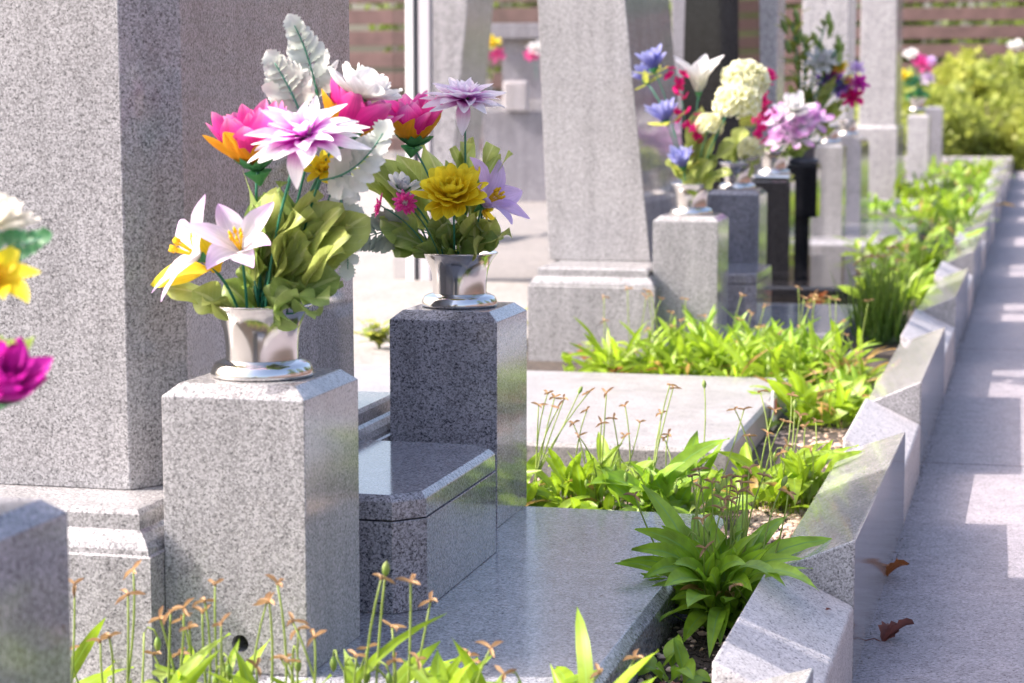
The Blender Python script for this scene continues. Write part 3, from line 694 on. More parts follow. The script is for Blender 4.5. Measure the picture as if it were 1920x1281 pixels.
violet((-.45, 3.82, zs), 110, (.06, .155), 'sunlit violet clump beside the long polished kerb stone behind the big clump', mat=B, seed=26, hooks=5, sprawl=.07, wd=.022,
    tips=[(V(1610, 835, 3.85), .026), (V(1585, 850, 3.8), .03), (V(1490, 950, 3.6), .03), (V(1550, 830, 3.95), .024)],
    heads=[V(*q) for q in ((1405, 818, 3.8), (1378, 768, 3.85), (1425, 735, 3.9), (1452, 770, 3.85), (1470, 790, 3.8), (1490, 765, 3.9), (1500, 780, 3.85), (1440, 812, 3.8), (1510, 800, 3.8), (1475, 835, 3.8), (1530, 790, 3.9), (1465, 850, 3.75), (1520, 840, 3.75), (1484, 742, 3.9))])
violet((-.47, 4.82, zs), 85, (.07, .17), 'violet clump between the corner of the pale slab and the kerb', mat=B, seed=27, extra=5, sprawl=.07)
violet((-.44, 5.12, zs), 45, (.05, .12), 'loose violet plant on gravel behind the white marker', seed=28, extra=3, sprawl=.06)
# mass between pale slab and grave three
for i, (x, y, n, mt, lb) in enumerate([(-1.00, 5.42, 46, B, 'violet clump against the moulded plinth, left end of the bright bank behind the pale slab'),
        (-.86, 5.38, 50, B, 'violet clump right in front of the cornflower stand, behind the pale slab'),
        (-.72, 5.45, 54, B, 'violet clump in the middle of the bright bank'),
        (-.60, 5.50, 48, 'violet_leaf', 'violet clump with the tallest leaf in the bright bank'),
        (-.50, 5.38, 46, B, 'violet clump at the kerb end of the bright bank behind the pale slab'),
        (-.66, 5.24, 24, B, 'low violet leaves hanging over the far edge of the pale slab'),
        (-.80, 5.66, 34, 'violet_leaf', 'violet clump at the foot of the cornflower stand, deepest in the bright bank')]):
    violet((x, y, zs+g(y)), int(n*2.9), (.06, .2), lb, mat=mt, seed=40+i, extra=(6 if i < 5 else 1), sprawl=.085, wd=.014, stalkh=.2)
violet((-1.16, 5.45, zs+g(5.4)), 14, (.03, .08), 'thin violet seedling near the reddish weed', mat=B, seed=52, sprawl=.06)
def weed(base, n, h, label, mats, seed, leafw=.018):
    random.seed(seed); base = Vector(base); e = empty('weed', base, label, 'plant')
    for mt in mats:
        mb = MB()
        for i in range(n):
            a = rnd(0, 6.28); d = Vector((math.cos(a), math.sin(a)*.6, 0)); tip = base + d*rnd(.02, .09) + Vector((0, 0, h*rnd(.25, 1)))
            mb.tube([bez(base, base + Vector((0, 0, h*.5)), tip, k/4) for k in range(5)], .0009, 4)
            for k in range(rnd(2, 5).__int__()):
                p = bez(base, base + Vector((0, 0, h*.5)), tip, rnd(.4, 1)); aa = rnd(0, 6.28)
                leaf(mb, p, p + Vector((math.cos(aa), math.sin(aa), rnd(-.2, .5)))*rnd(.012, .03), leafw, petiole=.1, nv=5, nu=2, tip=.8)
        mb.build('foliage', mt, e, smooth=True)
    return e
weed((-1.13, 5.55, zs+g(5.5)), 12, .085, 'reddish weed with orange leaves at the left end of the bright bank', ['weed_red', 'weed_pale'], 61)
weed((-1.02, 5.3, zs+g(5.4)), 7, .05, 'small reddish weed creeping along the far edge of the pale slab', ['weed_red'], 62)
weed((-1.80, 5.72, .09), 22, .1, 'yellowish green weed seen between the near gravestone and the shaded stand', ['weed_pale', 'hedge_leaf_fresh'], 63, .024)
weed((-1.5, 6.0, .09), 20, .12, 'green weed beside the left end of the moulded plinth', ['hedge_leaf_fresh'], 64, .026)
weed((-.72, 7.30, .08), 12, .07, 'orange tinted weed on the edge of the dark polished slab', ['weed_red', 'weed_pale'], 65, .02)
# grass clump by the kerb
random.seed(71); gb = Vector((-.45, 6.35, zs+g(6.3))); e = empty('grass_clump', gb, 'tall fine bladed grass clump beside the kerb before the dark polished slab', 'plant')
mb = MB()
for i in range(330):
    a = rnd(0, 6.28); r = rnd(.0, .1); o = gb + Vector((math.cos(a)*r*.8, math.sin(a)*r, 0)); h = rnd(.08, .27); a2 = rnd(0, 6.28)
    leaf(mb, o, o + Vector((math.cos(a2)*h*rnd(.1, .6), math.sin(a2)*h*rnd(.1, .6), h)), rnd(.004, .008), arch=rnd(-.1, .12), petiole=0, nv=5, nu=2, wave=.02)
mb.build('foliage', 'grass_blade', e, smooth=True)
for k in range(9):
    a = rnd(0, 6.28); seed_head(e, gb + Vector((rnd(-.05, .05), rnd(-.05, .05), .02)), gb + Vector((math.cos(a)*.07, math.sin(a)*.08, rnd(.2, .28))), s=1.3)
far = [(-.47, 7.35, 50, 'violet clump at the kerb beside the dark polished slab'), (-.50, 7.9, 50, 'violet clump growing over the kerb side of the black slab'),
       (-.42, 8.5, 44, 'violet clump with pods just past the black flower stands')]
for i, (x, y, n, lb) in enumerate(far):
    violet((x, y, zs+g(y)), n, (.08, .19), lb, mat=(B, 'violet_leaf', B)[i], seed=80+i, extra=6, sprawl=.08, wd=.03, stalkh=.2)
for i, (x, y) in enumerate([(-.62, 9.15), (-.45, 9.6), (-.5, 11.5), (-.42, 12.3), (-.62, 11.9), (-.8, 11.75), (-1.05, 11.7), (-.45, 13.4), (-.6, 14.2), (-.85, 14.1), (-1.0, 14.4), (-.45, 15.2), (-.5, 16.2), (-.7, 16.3), (-.42, 17.3), (-.62, 17.9), (-.9, 17.2), (-.45, 10.6), (-.75, 13.4)]):
    violet((x, y, zs+.01+g(y)), 34, (.09, .22), 'blurred yellow green weed clump in the far part of the soil strip', mat=('violet_leaf_bright', 'violet_leaf')[i % 2], seed=90+i, sprawl=.13, wd=.026, group='far weed clumps')
# foreground strip
fg = [(-1.02, 2.08, [(250, 1068), (240, 1115), (188, 1203), (205, 1195)], 'foreground violet with tall curved pods, leftmost in front of the moulded plinth'),
      (-.90, 2.10, [(320, 1148), (355, 1178), (345, 1140), (384, 1128), (300, 1160)], 'foreground violet with forked pods in front of the drain hole'),
      (-.80, 2.08, [(500, 1130), (520, 1095), (505, 1128), (560, 1180), (590, 1195), (480, 1250), (540, 1240)], 'foreground violet with the orange pods in front of the near stand corner'),
      (-.70, 2.10, [(690, 1215), (668, 1230), (715, 1085), (722, 1080), (770, 1092), (735, 1175), (740, 1240)], 'foreground violet with two tall pods in front of the incense box'),
      (-.58, 2.10, [(945, 1265), (1125, 1262), (850, 1290)], 'foreground violet with narrow upright leaves before the shaded slab'),
      (-.505, 2.2, [(1190, 1235)], 'foreground violet with one dry pod near the soil gap by the slab')]
for i, (x, y, hd, lb) in enumerate(fg):
    tp = []
    if i == 3: tp = [(V(838, 1150, 2.1), .012)]
    if i == 4: tp = [(V(847, 1195, 2.08), .02), (V(880, 1215, 2.1), .016), (V(930, 1222, 2.1), .014), (V(895, 1235, 2.05), .02)]
    if i == 2: tp = [(V(440, 1215, 2.1), .02), (V(425, 1260, 2.05), .03)]
    violet((x, y, zs), 46, (.07, .2), lb, hs=1.05, wd=.018, heads=[V(a, b, y+rnd(-.04, .04)) for a, b in hd], tips=tp, mat=B, seed=120+i, hooks=(2, 3, 3, 4, 5, 0)[i], extra=(2, 3, 3, 3, 3, 1)[i], stalkh=.185, sprawl=.05)
weed((-.705, 2.05, zs), 4, .16, 'foreground weed with pinkish knots and light green leaves before the incense box', ['weed_pale'], 131, .03)
weed((-.86, 2.06, zs), 3, .13, 'foreground weed sprig with a pale leaf beside the drain hole', ['weed_pale'], 132, .026)

# gravel between the plants
random.seed(140); mb = MB()
def stone(c, r):
    rings = []
    n = 6; sx, sy, szz = rnd(.7, 1.4), rnd(.7, 1.3), rnd(.5, .9)
    for i, (rr, zz) in enumerate(((.45, -.8), (1, -.2), (.95, .3), (.45, .8))):
        rings.append([c + Vector((math.cos(2*PI*j/n+i)*rr*r*sx*rnd(.8, 1.2), math.sin(2*PI*j/n+i)*rr*r*sy*rnd(.8, 1.2), zz*r*szz)) for j in range(n)])
    mb.loft(rings)
for k in range(1500):
    x, y = rnd(-.485, -.36), random.choice((rnd(2.3, 4.2), rnd(3.4, 5.9), rnd(3.5, 4.1)))
    stone(Vector((x, y, zs+.002)), rnd(.002, .0075))
for k in range(700):
    stone(Vector((rnd(-1.05, -.48), random.choice((rnd(3.41, 4.02), rnd(5.13, 5.7), rnd(1.9, 2.2))), zs+.002)), rnd(.002, .006))
for k in range(500):
    stone(Vector((rnd(-.56, -.36), rnd(4.5, 5.3), zs+.002)), rnd(.003, .009))
tag(mb.build('gravel', 'pebble', origin=Vector((0, 0, 0))), kind='stuff')
mb = MB(); random.seed(142)
for k in range(900):
    x, y = random.choice(((rnd(-.485, -.36), rnd(2.3, 5.6)), (rnd(-1.0, -.45), rnd(3.41, 4.02)), (rnd(-1.2, -.45), rnd(5.13, 5.7)), (rnd(-1.0, -.5), rnd(1.95, 2.18))))
    a = rnd(0, 6.28); p = Vector((x, y, zs+rnd(.002, .008))); leaf(mb, p, p + Vector((math.cos(a), math.sin(a), rnd(-.1, .3)))*rnd(.005, .022), rnd(.002, .008), petiole=0, nv=3, nu=2, wave=.2)
tag(mb.build('leaf_litter', 'pod_dry', origin=Vector((0, 0, 0))), kind='stuff')
mb = MB(); random.seed(143)
for k in range(520):
    y = rnd(2.3, 9); stone(Vector((-.2335+abs(random.gauss(0, .006)), y, g(y)+.0005)), rnd(.0006, .0018))
for k in range(70):
    y = rnd(2.4, 7); stone(Vector((rnd(-.22, .35), y, g(y)+.0005)), rnd(.0006, .0016))
tag(mb.build('grit', 'joint', origin=Vector((0, 0, 0))), kind='stuff')
# soil crumbs
mb = MB(); random.seed(141)
for k in range(1600): stone(Vector((rnd(-.485, -.345), rnd(2.2, 2.95), zs+.001)), rnd(.001, .004))
tag(mb.build('soil_crumbs', 'soil', origin=Vector((0, 0, 0))), kind='stuff')

# fallen leaves
def dead(p, L, mat, label, seed, yaw, lobes=3, stem=True, curl=1.0):
    random.seed(seed); p = Vector(p); mb = MB(); q = Matrix.Rotation(yaw, 3, 'Z')
    for k in range(lobes):
        a = (k-(lobes-1)/2)*.85; d = Vector((math.cos(a), math.sin(a), rnd(.1, .75)*curl))*L*rnd(.75, 1)
        leaf(mb, p, p + q @ d, L*.55, arch=rnd(.05, .3), petiole=0, fold=rnd(.3, .9), wave=.18, teeth=.18, nv=10, nu=6, up=q @ Vector((rnd(-.3, .3), rnd(-.5, .5), 1)))
    o = mb.build('dead_leaf', mat, smooth=True, origin=p)
    if stem:
        s = MB(); s.tube([p, p + q @ Vector((-.25, .05, .12))*L, p + q @ Vector((-.8, .12, .02))*L], .0009, 5); s.build('leaf_stem', mat, o)
    return tag(o, label, 'dead leaf')
dead(at(1664, 1085, 3.56)+Vector((0, 0, .004)), .042, 'dead_leaf', 'curled rusty orange dead leaf on the path against the kerb', 151, .3, stem=False, curl=1.2)
dead(at(1655, 1212, 3.14)+Vector((0, 0, .006)), .052, 'dead_leaf_brown', 'dark brown curled dead leaf with a long stem on the path', 152, .55, lobes=2)
dead(at(1440, 1140, 2.83)+Vector((0, 0, .012)), .026, 'dead_leaf', 'orange crumpled leaf scrap under the big violet clump on the kerb', 153, -.3, stem=False)
dead(at(1395, 1165, 2.75)+Vector((0, 0, .008)), .028, 'dead_leaf_grey', 'grey brown withered leaf on the inner edge of the pale kerb stone', 154, -.5, lobes=2, stem=False, curl=.2)
dead((-.435, 2.53, zs+.01), .035, 'dead_leaf_brown', 'dark reddish dead leaf on the soil by the nearest pale kerb stone', 155, .2, lobes=3, stem=False, curl=.3)
mb = MB(); a = at(1548, 1148, 2.8)
dead(a+Vector((0, 0, .003)), .008, 'dead_leaf_brown', 'tiny brown crumb on top of the nearest pale kerb stone', 156, .2, lobes=2, stem=False, curl=.4)

# ------------------------------------------------------------------ hedge, trees behind the fences
def leaf_cloud(mb, c, rad, n, size, seed, hole=.42):
    random.seed(seed); c = Vector(c); k = 0
    while k < n:
        d = Vector((rnd(-1, 1), rnd(-1, 1), rnd(-1, 1)))
        if d.length > 1 + .25*noise.noise(d*2.3+Vector((seed*3.1, 0, 0))): continue
        p = c + Vector((d.x*rad[0], d.y*rad[1], d.z*rad[2]))
        q = noise.noise(p*2.1+Vector((seed, 0, 0)))
        if q < hole-.6+.35*d.length: continue
        a = Vector((rnd(-1, 1), rnd(-1, 1), rnd(-.3, 1))).normalized(); s = size*rnd(.6, 1.3)
        b = a.orthogonal().normalized()*s*.4
        b.rotate(Matrix.Rotation(rnd(0, 6), 3, a))
        i0 = len(mb.v); t = a*s
        for v, uv in ((p, (.5, 0)), (p+t*.5+b, (1, .5)), (p+t, (.5, 1)), (p+t*.5-b, (0, .5))): mb.v.append(v); mb.uv.append(uv)
        mb.f.append((i0, i0+1, i0+2, i0+3)); k += 1
def shrub(c, rad, n, size, mat, label, seed, name='hedge_shrub', cat='shrub', group=None):
    c = Vector(c); e = empty(name, (c.x, c.y, c.z-rad[2]), label, cat, group)
    mb = MB(); leaf_cloud(mb, c, rad, n, size, seed); mb.build('foliage', mat, e)
    random.seed(seed); mb = MB()
    for k in range(7):
        t = c + Vector((rnd(-.7, .7)*rad[0], rnd(-.6, .6)*rad[1], rnd(-.2, .6)*rad[2])); b = Vector((c.x+rnd(-.1, .1), c.y, c.z-rad[2]))
        mb.tube([bez(b, b+Vector((0, 0, rad[2])), t, i/4) for i in range(5)], .018, 5, .004)
    mb.build('stem', 'trunk', e)
sh = [((-1.0, 20.3, .55), (.5, .6, .42), 1500, .085, 'hedge_leaf', 'low loose shrub at the left end of the hedge, right behind the far stands'),
      ((-.55, 20.6, .62), (.75, .7, .5), 2600, .085, 'hedge_leaf', 'rounded green shrub behind the end kerb, left part of the hedge'),
      ((.35, 20.8, .58), (.85, .7, .48), 2600, .085, 'hedge_leaf_fresh', 'yellow green shrub behind the end kerb, right part of the hedge'),
      ((-.1, 22.6, .75), (.9, .8, .6), 2600, .1, 'hedge_leaf', 'darker taller shrub in the second row of the hedge under the fence'),
      ((-.75, 23.2, .85), (.5, .6, .55), 1800, .1, 'hedge_leaf_fresh', 'tall bright shrub tip standing against the brown slats'),
      ((1.2, 22.3, .7), (.9, .8, .6), 2200, .1, 'hedge_leaf', 'green shrub at the path end of the hedge'),
      ((-1.7, 22.0, .7), (.7, .8, .55), 1600, .1, 'hedge_leaf', 'green shrub half hidden behind the far stands')]
sh = [((c[0], c[1], c[2]-.1), rad, n, s_, mt, lb) for c, rad, n, s_, mt, lb in sh]
for i, (c, rad, n, s, mt, lb) in enumerate(sh): shrub(c, rad, n, s, mt, lb, 160+i)
def tree(x, y, h, r, label, seed, group=None):
    random.seed(seed); e = empty('garden_tree', (x, y, 0), label, 'tree', group)
    mb = MB(); mb.tube([(x, y, 0), (x+.05, y, h*.3), (x-.03, y+.05, h*.62)], .16, 8, .07)
    for k in range(6):
        a = rnd(0, 6.28); z = h*rnd(.3, .55)
        mb.tube([(x, y, z), (x+math.cos(a)*r*.4, y+math.sin(a)*r*.4, z+h*.14), (x+math.cos(a)*r*.75, y+math.sin(a)*r*.75, z+h*.2)], .06, 6, .015)
    mb.build('trunk', 'trunk', e, smooth=True)
    mb = MB()
    for k in range(9):
        a = rnd(0, 6.28); rr = rnd(.1, .75)*r
        leaf_cloud(mb, (x+math.cos(a)*rr, y+math.sin(a)*rr, h*rnd(.28, .86)), (r*.5, r*.5, h*.17), 420, .16, seed*7+k, .3)
    mb.build('crown', 'tree_leaf', e)
for i in range(9):
    tree(-15+i*2.6, 30+(i % 3)*2.2, rnd(4.2, 6), rnd(1.5, 2.0), 'green tree glimpsed through the gaps of the brown slatted fences', 180+i, 'trees behind the fences')

for i in range(6):  # unseen trees, added to keep bare sky out of the stone reflections
    tree(5.2+(i % 2)*1.2, 3+i*4.2, rnd(4.4, 6), rnd(1.6, 2.1), 'unseen green tree added right of the path to be mirrored in the stones', 200+i, 'added trees right of the path')

# ------------------------------------------------------------------ artificial flowers
def stem_to(e, root, top, r=.0018, bend=.25):
    root, top = Vector(root), Vector(top)
    mid = root*(.5) + top*.5 + Vector(((root.x-top.x)*bend, (root.y-top.y)*bend, (top-root).length*.12))
    mb = MB(); mb.tube([bez(root, mid, top, i/9) for i in range(10)], r, 6); return mb.build('stem', 'stem', e, smooth=True)
def start(name, root, label, seed, cat='flower', group=None):
    random.seed(seed); return empty(name, root, label, cat, group)
def calyx(e, c, q, s, mat='calyx', n=8, drop=.0):
    mb = MB(); layer(mb, Vector(c)-q @ Vector((0, 0, drop)), q, n, s, s*.5, .1, .9, cup=.2, tip=.1, nv=4, nu=2, base=.7)
    mb.lathe(c, [(.0015, -s*.42), (s*.2, -s*.22), (s*.42, .0)], 10, q @ Vector((0, 0, 1))); mb.build('calyx', mat, e, smooth=True)
def lotus(root, c, nrm, s, label, seed, outer='orange_petal', inner='magenta_petal'):
    e = start('artificial_lotus', root, label, seed); q = frame_from(nrm, rnd(0, 6)); c = Vector(c); stem_to(e, root, c)
    mb = MB(); layer(mb, c, q, 6, s*.54, s*.34, .25, 1.15, cup=.5, tip=.25, base=.4); mb.build('sepals', outer, e, smooth=True)
    mb = MB(); layer(mb, c, q, 10, s*.68, s*.34, .5, 1.2, az0=.3, cup=.45, tip=.3, base=.4); layer(mb, c, q, 7, s*.6, s*.28, .9, 1.35, cup=.45, tip=.3, base=.4)
    layer(mb, c, q, 5, s*.5, s*.22, 1.2, 1.5, cup=.4, tip=.3, base=.5); mb.build('petals', inner, e, smooth=True)
    calyx(e, c - q @ Vector((0, 0, s*.02)), q, s*.3, n=10)
    return e
def dahlia(root, c, nrm, s, mat, label, seed, droop=None):
    e = start('artificial_dahlia', root, label, seed); q = frame_from(nrm, rnd(0, 6)); c = Vector(c); stem_to(e, root, c)
    mb = MB()
    layer(mb, c, q, 13, s*.56, s*.19, .12, -.25, jit=.16, cup=.3, tip=.35, base=.35, r0=s*.03, wave=.16, nv=9)
    layer(mb, c, q, 13, s*.5, s*.17, .3, .05, jit=.16, az0=.3, cup=.35, tip=.35, base=.35, r0=s*.03, z0=s*.02, wave=.16, nv=9)
    layer(mb, c, q, 11, s*.42, s*.15, .6, .3, jit=.16, az0=.1, cup=.4, tip=.3, base=.4, r0=s*.02, z0=s*.03, wave=.12)
    layer(mb, c, q, 7, s*.3, s*.11, 1.0, .8, jit=.12, cup=.5, tip=.12, base=.4, r0=s*.01, z0=s*.04)
    if droop is not None: petal(mb, c, Matrix.Identity(3), droop, s*.52, s*.2, -.4, -1.7, cup=.25, tip=.2, base=.4)
    mb.build('petals', mat, e, smooth=True)
    mb = MB()
    for k in range(26):
        d = q @ Vector((rnd(-.5, .5), rnd(-.5, .5), 1)).normalized(); b = c + q @ Vector((rnd(-1, 1), rnd(-1, 1), .8))*s*.035
        mb.tube([b, b + d*s*rnd(.08, .13)], s*.008, 4, s*.012)
    mb.build('stamens', 'ivory', e); calyx(e, c, q, s*.16)
    return e
def mum(root, c, nrm, s, mat, label, seed, name='artificial_chrysanthemum', green=True, open_=0.0, n=(13, 13, 11, 9, 7), cmat=None, wf=1.0):
    e = start(name, root, label, seed); q = frame_from(nrm, rnd(0, 6)); c = Vector(c); stem_to(e, root, c)
    mb = MB()
    for i, k in enumerate(n):
        t = i/(len(n)-1)
        layer(mb, c, q, k, s*(.54-.26*t), s*(.225-.04*t)*wf, -.2+t*1.0+open_, .55+t*1.15+open_, jit=.12, az0=i*.35, cup=.42, tip=1, base=.3, r0=s*.02, z0=s*.02*i, nv=10, wave=.05)
    for k in range(6):
        a = 2*PI*k/5; o_ = c + q @ Vector((math.cos(a), math.sin(a), 0))*s*(.06 if k < 5 else 0); mb.lathe(o_, [(.0001, s*.05), (s*.045, s*.1), (s*.05, s*.15), (s*.03, s*.19), (.0001, s*.205)], 8, q @ Vector((math.cos(a)*.3*(k < 5), math.sin(a)*.3*(k < 5), 1)))
    mb.build('petals', mat, e, smooth=True)
    if green: calyx(e, c, q, s*.24, n=9)
    return e
def lily(root, c, nrm, s, mat, label, seed, under=None, n=6, e0=.95, e1=.25, azs=None):
    e = start('artificial_lily', root, label, seed); q = frame_from(nrm, rnd(0, 1)); c = Vector(c); stem_to(e, root, c)
    mb = MB(); layer(mb, c, q, n, s*.62, s*.27, e0, e1, jit=.1, cup=.3, tip=.2, base=.35, nv=9, wave=.07, fold=.1); mb.build('petals', mat, e, smooth=True)
    if under:
        mb = MB(); layer(mb, c - q @ Vector((0, 0, s*.07)), q, 4, s*.58, s*.38, .45, .5, jit=.2, cup=.4, tip=.6, base=.4, nv=8); mb.build('sepals', under, e, smooth=True)
    mb = MB()
    for k in range(6):
        a = 2*PI*k/6; d = q @ Vector((math.cos(a)*.22, math.sin(a)*.22, 1)); mb.tube([c, c + d*s*.26], s*.01, 5); mb.tube([c + d*s*.25, c + d*s*.31], s*.024, 5, s*.014)
    mb.build('stamens', 'pistil', e, smooth=True)
    mb = MB(); mb.lathe(c, [(.0015, -s*.14), (s*.035, -s*.05), (s*.06, .0)], 10, q @ Vector((0, 0, 1))); mb.build('calyx', 'calyx', e, smooth=True)
    return e
def daisy(root, c, nrm, s, mat, label, seed):
    e = start('artificial_daisy', root, label, seed); q = frame_from(nrm, 0); c = Vector(c); stem_to(e, root, c, .0012)
    mb = MB(); layer(mb, c, q, 13, s*.5, s*.17, .1, .25, cup=.5, tip=.9, base=.4, nv=5); layer(mb, c, q, 11, s*.36, s*.13, .5, .6, cup=.5, tip=.9, base=.4, nv=5); mb.build('petals', mat, e, smooth=True)
    mb = MB()
    for k in range(20):
        b = c + q @ Vector((rnd(-1, 1), rnd(-1, 1), 0))*s*.1; mb.tube([b, b + q @ Vector((0, 0, s*.14))], s*.014, 4)
    mb.build('stamens', 'ivory', e); return e
def pompom(root, c, s, mat, label, seed, n=150, squash=.85):
    e = start('artificial_hydrangea', root, label, seed); c = Vector(c); stem_to(e, root, c)
    mb = MB()
    for k in range(n):
        z = 1-1.55*(k+.5)/n; a = k*2.399963; r = math.sqrt(max(0, 1-z*z)); d = Vector((r*math.cos(a), r*math.sin(a), z*squash))
        q = frame_from(d + Vector((rnd(-.2, .2), rnd(-.2, .2), rnd(-.2, .2))), rnd(0, 6))
        layer(mb, c + d*s*.5*rnd(.74, 1.06), q, 4, s*.17, s*.15, .2, .6, cup=.4, tip=.9, nv=4, nu=2)
    mb.build('petals', mat, e, smooth=True); calyx(e, c - Vector((0, 0, s*.2)), frame_from((0, 0, 1)), s*.3, n=6); return e
def cornflower(root, c, nrm, s, label, seed):
    e = start('artificial_cornflower', root, label, seed); q = frame_from(nrm, rnd(0, 6)); c = Vector(c); stem_to(e, root, c)
    mb = MB(); layer(mb, c, q, 10, s*.62, s*.26, .85, 1.05, jit=.16, cup=.6, tip=.7, base=.25); layer(mb, c, q, 7, s*.55, s*.22, 1.0, 1.2, cup=.6, tip=.7, base=.3); mb.build('petals', 'blue_petal', e, smooth=True)
    mb = MB(); layer(mb, c - q @ Vector((0, 0, s*.05)), q, 3, s*.6, s*.22, .1, .5, cup=.3, tip=.1, base=.3); mb.build('sepals', 'hedge_leaf_fresh', e, smooth=True)
    calyx(e, c, q, s*.2); return e
def spray(root, top, s, mat, label, seed, n=7, name='artificial_spray', spread=.05):
    e = start(name, root, label, seed); root, top = Vector(root), Vector(top); stem_to(e, root, top, .0013)
    mb = MB()
    for k in range(n):
        t = 1-.55*k/n; p = root.lerp(top, t) + Vector((rnd(-1, 1), rnd(-1, 1), rnd(-.3, .6)))*spread*(.4+.6*k/n)
        layer(mb, p, frame_from(Vector((rnd(-1, 1), rnd(-1, .4), rnd(.2, 1)))), 5, s, s*.8, .2, .5, cup=.4, tip=.9, nv=4, nu=3)
    mb.build('petals', mat, e, smooth=True); return e
def sprig(root, tips, wd, mat, label, seed, name='artificial_leaf_sprig', petiole=.22, tip=1.0, arch=.2, stem=True, wave=.17, belly=.5, extra=.7):
    """leaf sprig: explicit leaf tips (world), each on its own wire from the vase mouth"""
    e = start(name, root, label, seed, 'leaf sprig'); root = Vector(root); mb = MB(); st = MB()
    tips = [it if isinstance(it, tuple) else (it, wd) for it in tips]
    for k in range(int(len(tips)*extra)):
        a, b = random.choice(tips), random.choice(tips); tips.append((a[0].lerp(b[0], rnd(0, 1)) + Vector((rnd(-.02, .02), rnd(-.02, .03), rnd(-.025, .015))), (a[1]+b[1])/2*rnd(.8, 1.1)))
    for it in tips:
        t, w = (it if isinstance(it, tuple) else (it, wd))
        t = Vector(t); d = t-root; b = root + d*rnd(.25, .45) + Vector((rnd(-.01, .01), rnd(-.01, .01), .01))
        if d.length < .07: b = root + d*.15
        st.tube([root, bez(root, root+Vector((0, 0, d.length*.3)), b, .5), b], .0012, 5)
        leaf(mb, b, t, w, arch=rnd(.4, 1)*arch, petiole=.06, nv=10, nu=6, fold=rnd(-.1, .45), wave=wave, tip=tip, curl=rnd(-.1, .3), belly=belly,
             up=Vector((rnd(-1, 1), rnd(-1.2, .2), rnd(.1, 1))))
    mb.build('foliage', mat, e, smooth=True); st.build('stem', 'stem', e, smooth=True); return e
def fern(root, pts, lob, wd, mat, label, seed, name='artificial_fern', n=9, up=(0, -1, .3), teeth=.3, top=True):
    """dusty fern: a rib along pts (quadratic) with toothed lobes on both sides"""
    e = start(name, root, label, seed, 'fern leaf'); a, b, c = [Vector(p) for p in pts]
    rib = MB(); P = [bez(a, b, c, i/12) for i in range(13)]; rib.tube([Vector(root)] + P if (Vector(root)-a).length > .004 else P, .0016, 6, .0007); rib.build('stem', 'stem', e, smooth=True)
    mb = MB(); u = Vector(up).normalized()
    for i in range(n):
        t = .12+.85*i/n; p = bez(a, b, c, t); tg = ((b-a)*(1-t)+(c-b)*t).normalized(); sd = tg.cross(u).normalized(); L = lob*(1.25-.95*t)*(.75+.5*min(1, t*3))
        for sgn in (-1, 1):
            leaf(mb, p, p + sd*sgn*L + tg*L*.95 + u*rnd(-.3, .2)*L, wd*rnd(.7, 1.05)*(1.15-.5*t), arch=rnd(-.1, .1), up=u, petiole=.0, nv=12, nu=4, teeth=teeth*.5, tip=1, fold=.12, wave=.12, belly=.6)
    if top: leaf(mb, bez(a, b, c, .9), c + (c-b).normalized()*lob*.7, wd*1.2, arch=0, up=u, petiole=0, nv=12, teeth=teeth*.5, tip=.6, belly=.5)
    mb.build('foliage', mat, e, smooth=True); return e

# ---- bouquet in the nearest vase
V1 = Vector((-.9025, 2.40, .47)); vase(V1, 'polished steel vase with flared rim on the nearest granite stand')
def m1(dx=0, dy=0): return V1 + Vector((dx, dy, .06))
def p1(px, py, dy=0.0): return at(px, py, 2.40+dy)
la = lily(m1(-.02, -.01), p1(376, 482, -.065), (-.9, -.5, .5), .12, 'lilac_petal', 'lilac and white lily with yellow backs turned left, lowest in the nearest bouquet', 301, n=5, e0=.55, e1=.2)
mb = MB()
leaf(mb, p1(395, 505, -.04), p1(284, 536, -.045), .034, arch=.12, up=(.2, -1, .7), petiole=0, nv=10, nu=6, tip=.8, fold=.2, wave=.08, belly=.5)
leaf(mb, p1(412, 510, -.05), p1(362, 424, -.05), .034, arch=.08, up=(.6, -1, .2), petiole=0, nv=10, nu=6, tip=1.2, fold=.2, wave=.08, belly=.5)
leaf(mb, p1(400, 512, -.03), p1(404, 448, -.02), .026, arch=.08, up=(.6, -1, .2), petiole=0, nv=10, nu=6, tip=.8, fold=.2, wave=.08, belly=.5)
mb.build('sepals', 'yellow_petal', la, smooth=True)
lily(m1(-.01, -.02), p1(452, 472, -.06), (.08, -.7, .65), .114, 'lilac_petal', 'open lilac lily showing yellow stamens, left in the nearest bouquet', 302)
lotus(m1(-.01, .0), p1(483, 318, -.02), (-.1, -.2, 1), .135, 'pink lotus with yellow outer petals beside the big white and magenta dahlia', 303)
dahlia(m1(.01, -.02), p1(572, 262, -.07), (.0, -.36, .94), .125, 'dahlia_petal', 'large white dahlia with magenta throat at the top of the nearest bouquet', 304, droop=-PI/2-.1)
mum(m1(.02, .02), p1(676, 184, .04), (.32, .12, .94), .098, 'white_petal', 'white chrysanthemum seen from its green underside, right of the big dahlia', 305, open_=.2, n=(9, 9, 8, 6), wf=1.45)
mum(m1(.0, .03), p1(592, 165, .08), (-.3, -.1, .95), .075, 'white_petal', 'white chrysanthemum half hidden behind the upright pale fern leaf', 306, open_=.3, n=(8, 8, 6), wf=1.4)
lotus(m1(.02, .03), p1(640, 262, .06), (.5, .2, .9), .12, 'orange and pink lotus half hidden behind the big white dahlia', 307)
mum(m1(.012, .0), p1(606, 318, .03), (.1, -.6, .5), .05, 'yellow_petal', 'small yellow bloom peeping out below the big white dahlia', 308, n=(8, 6, 5))
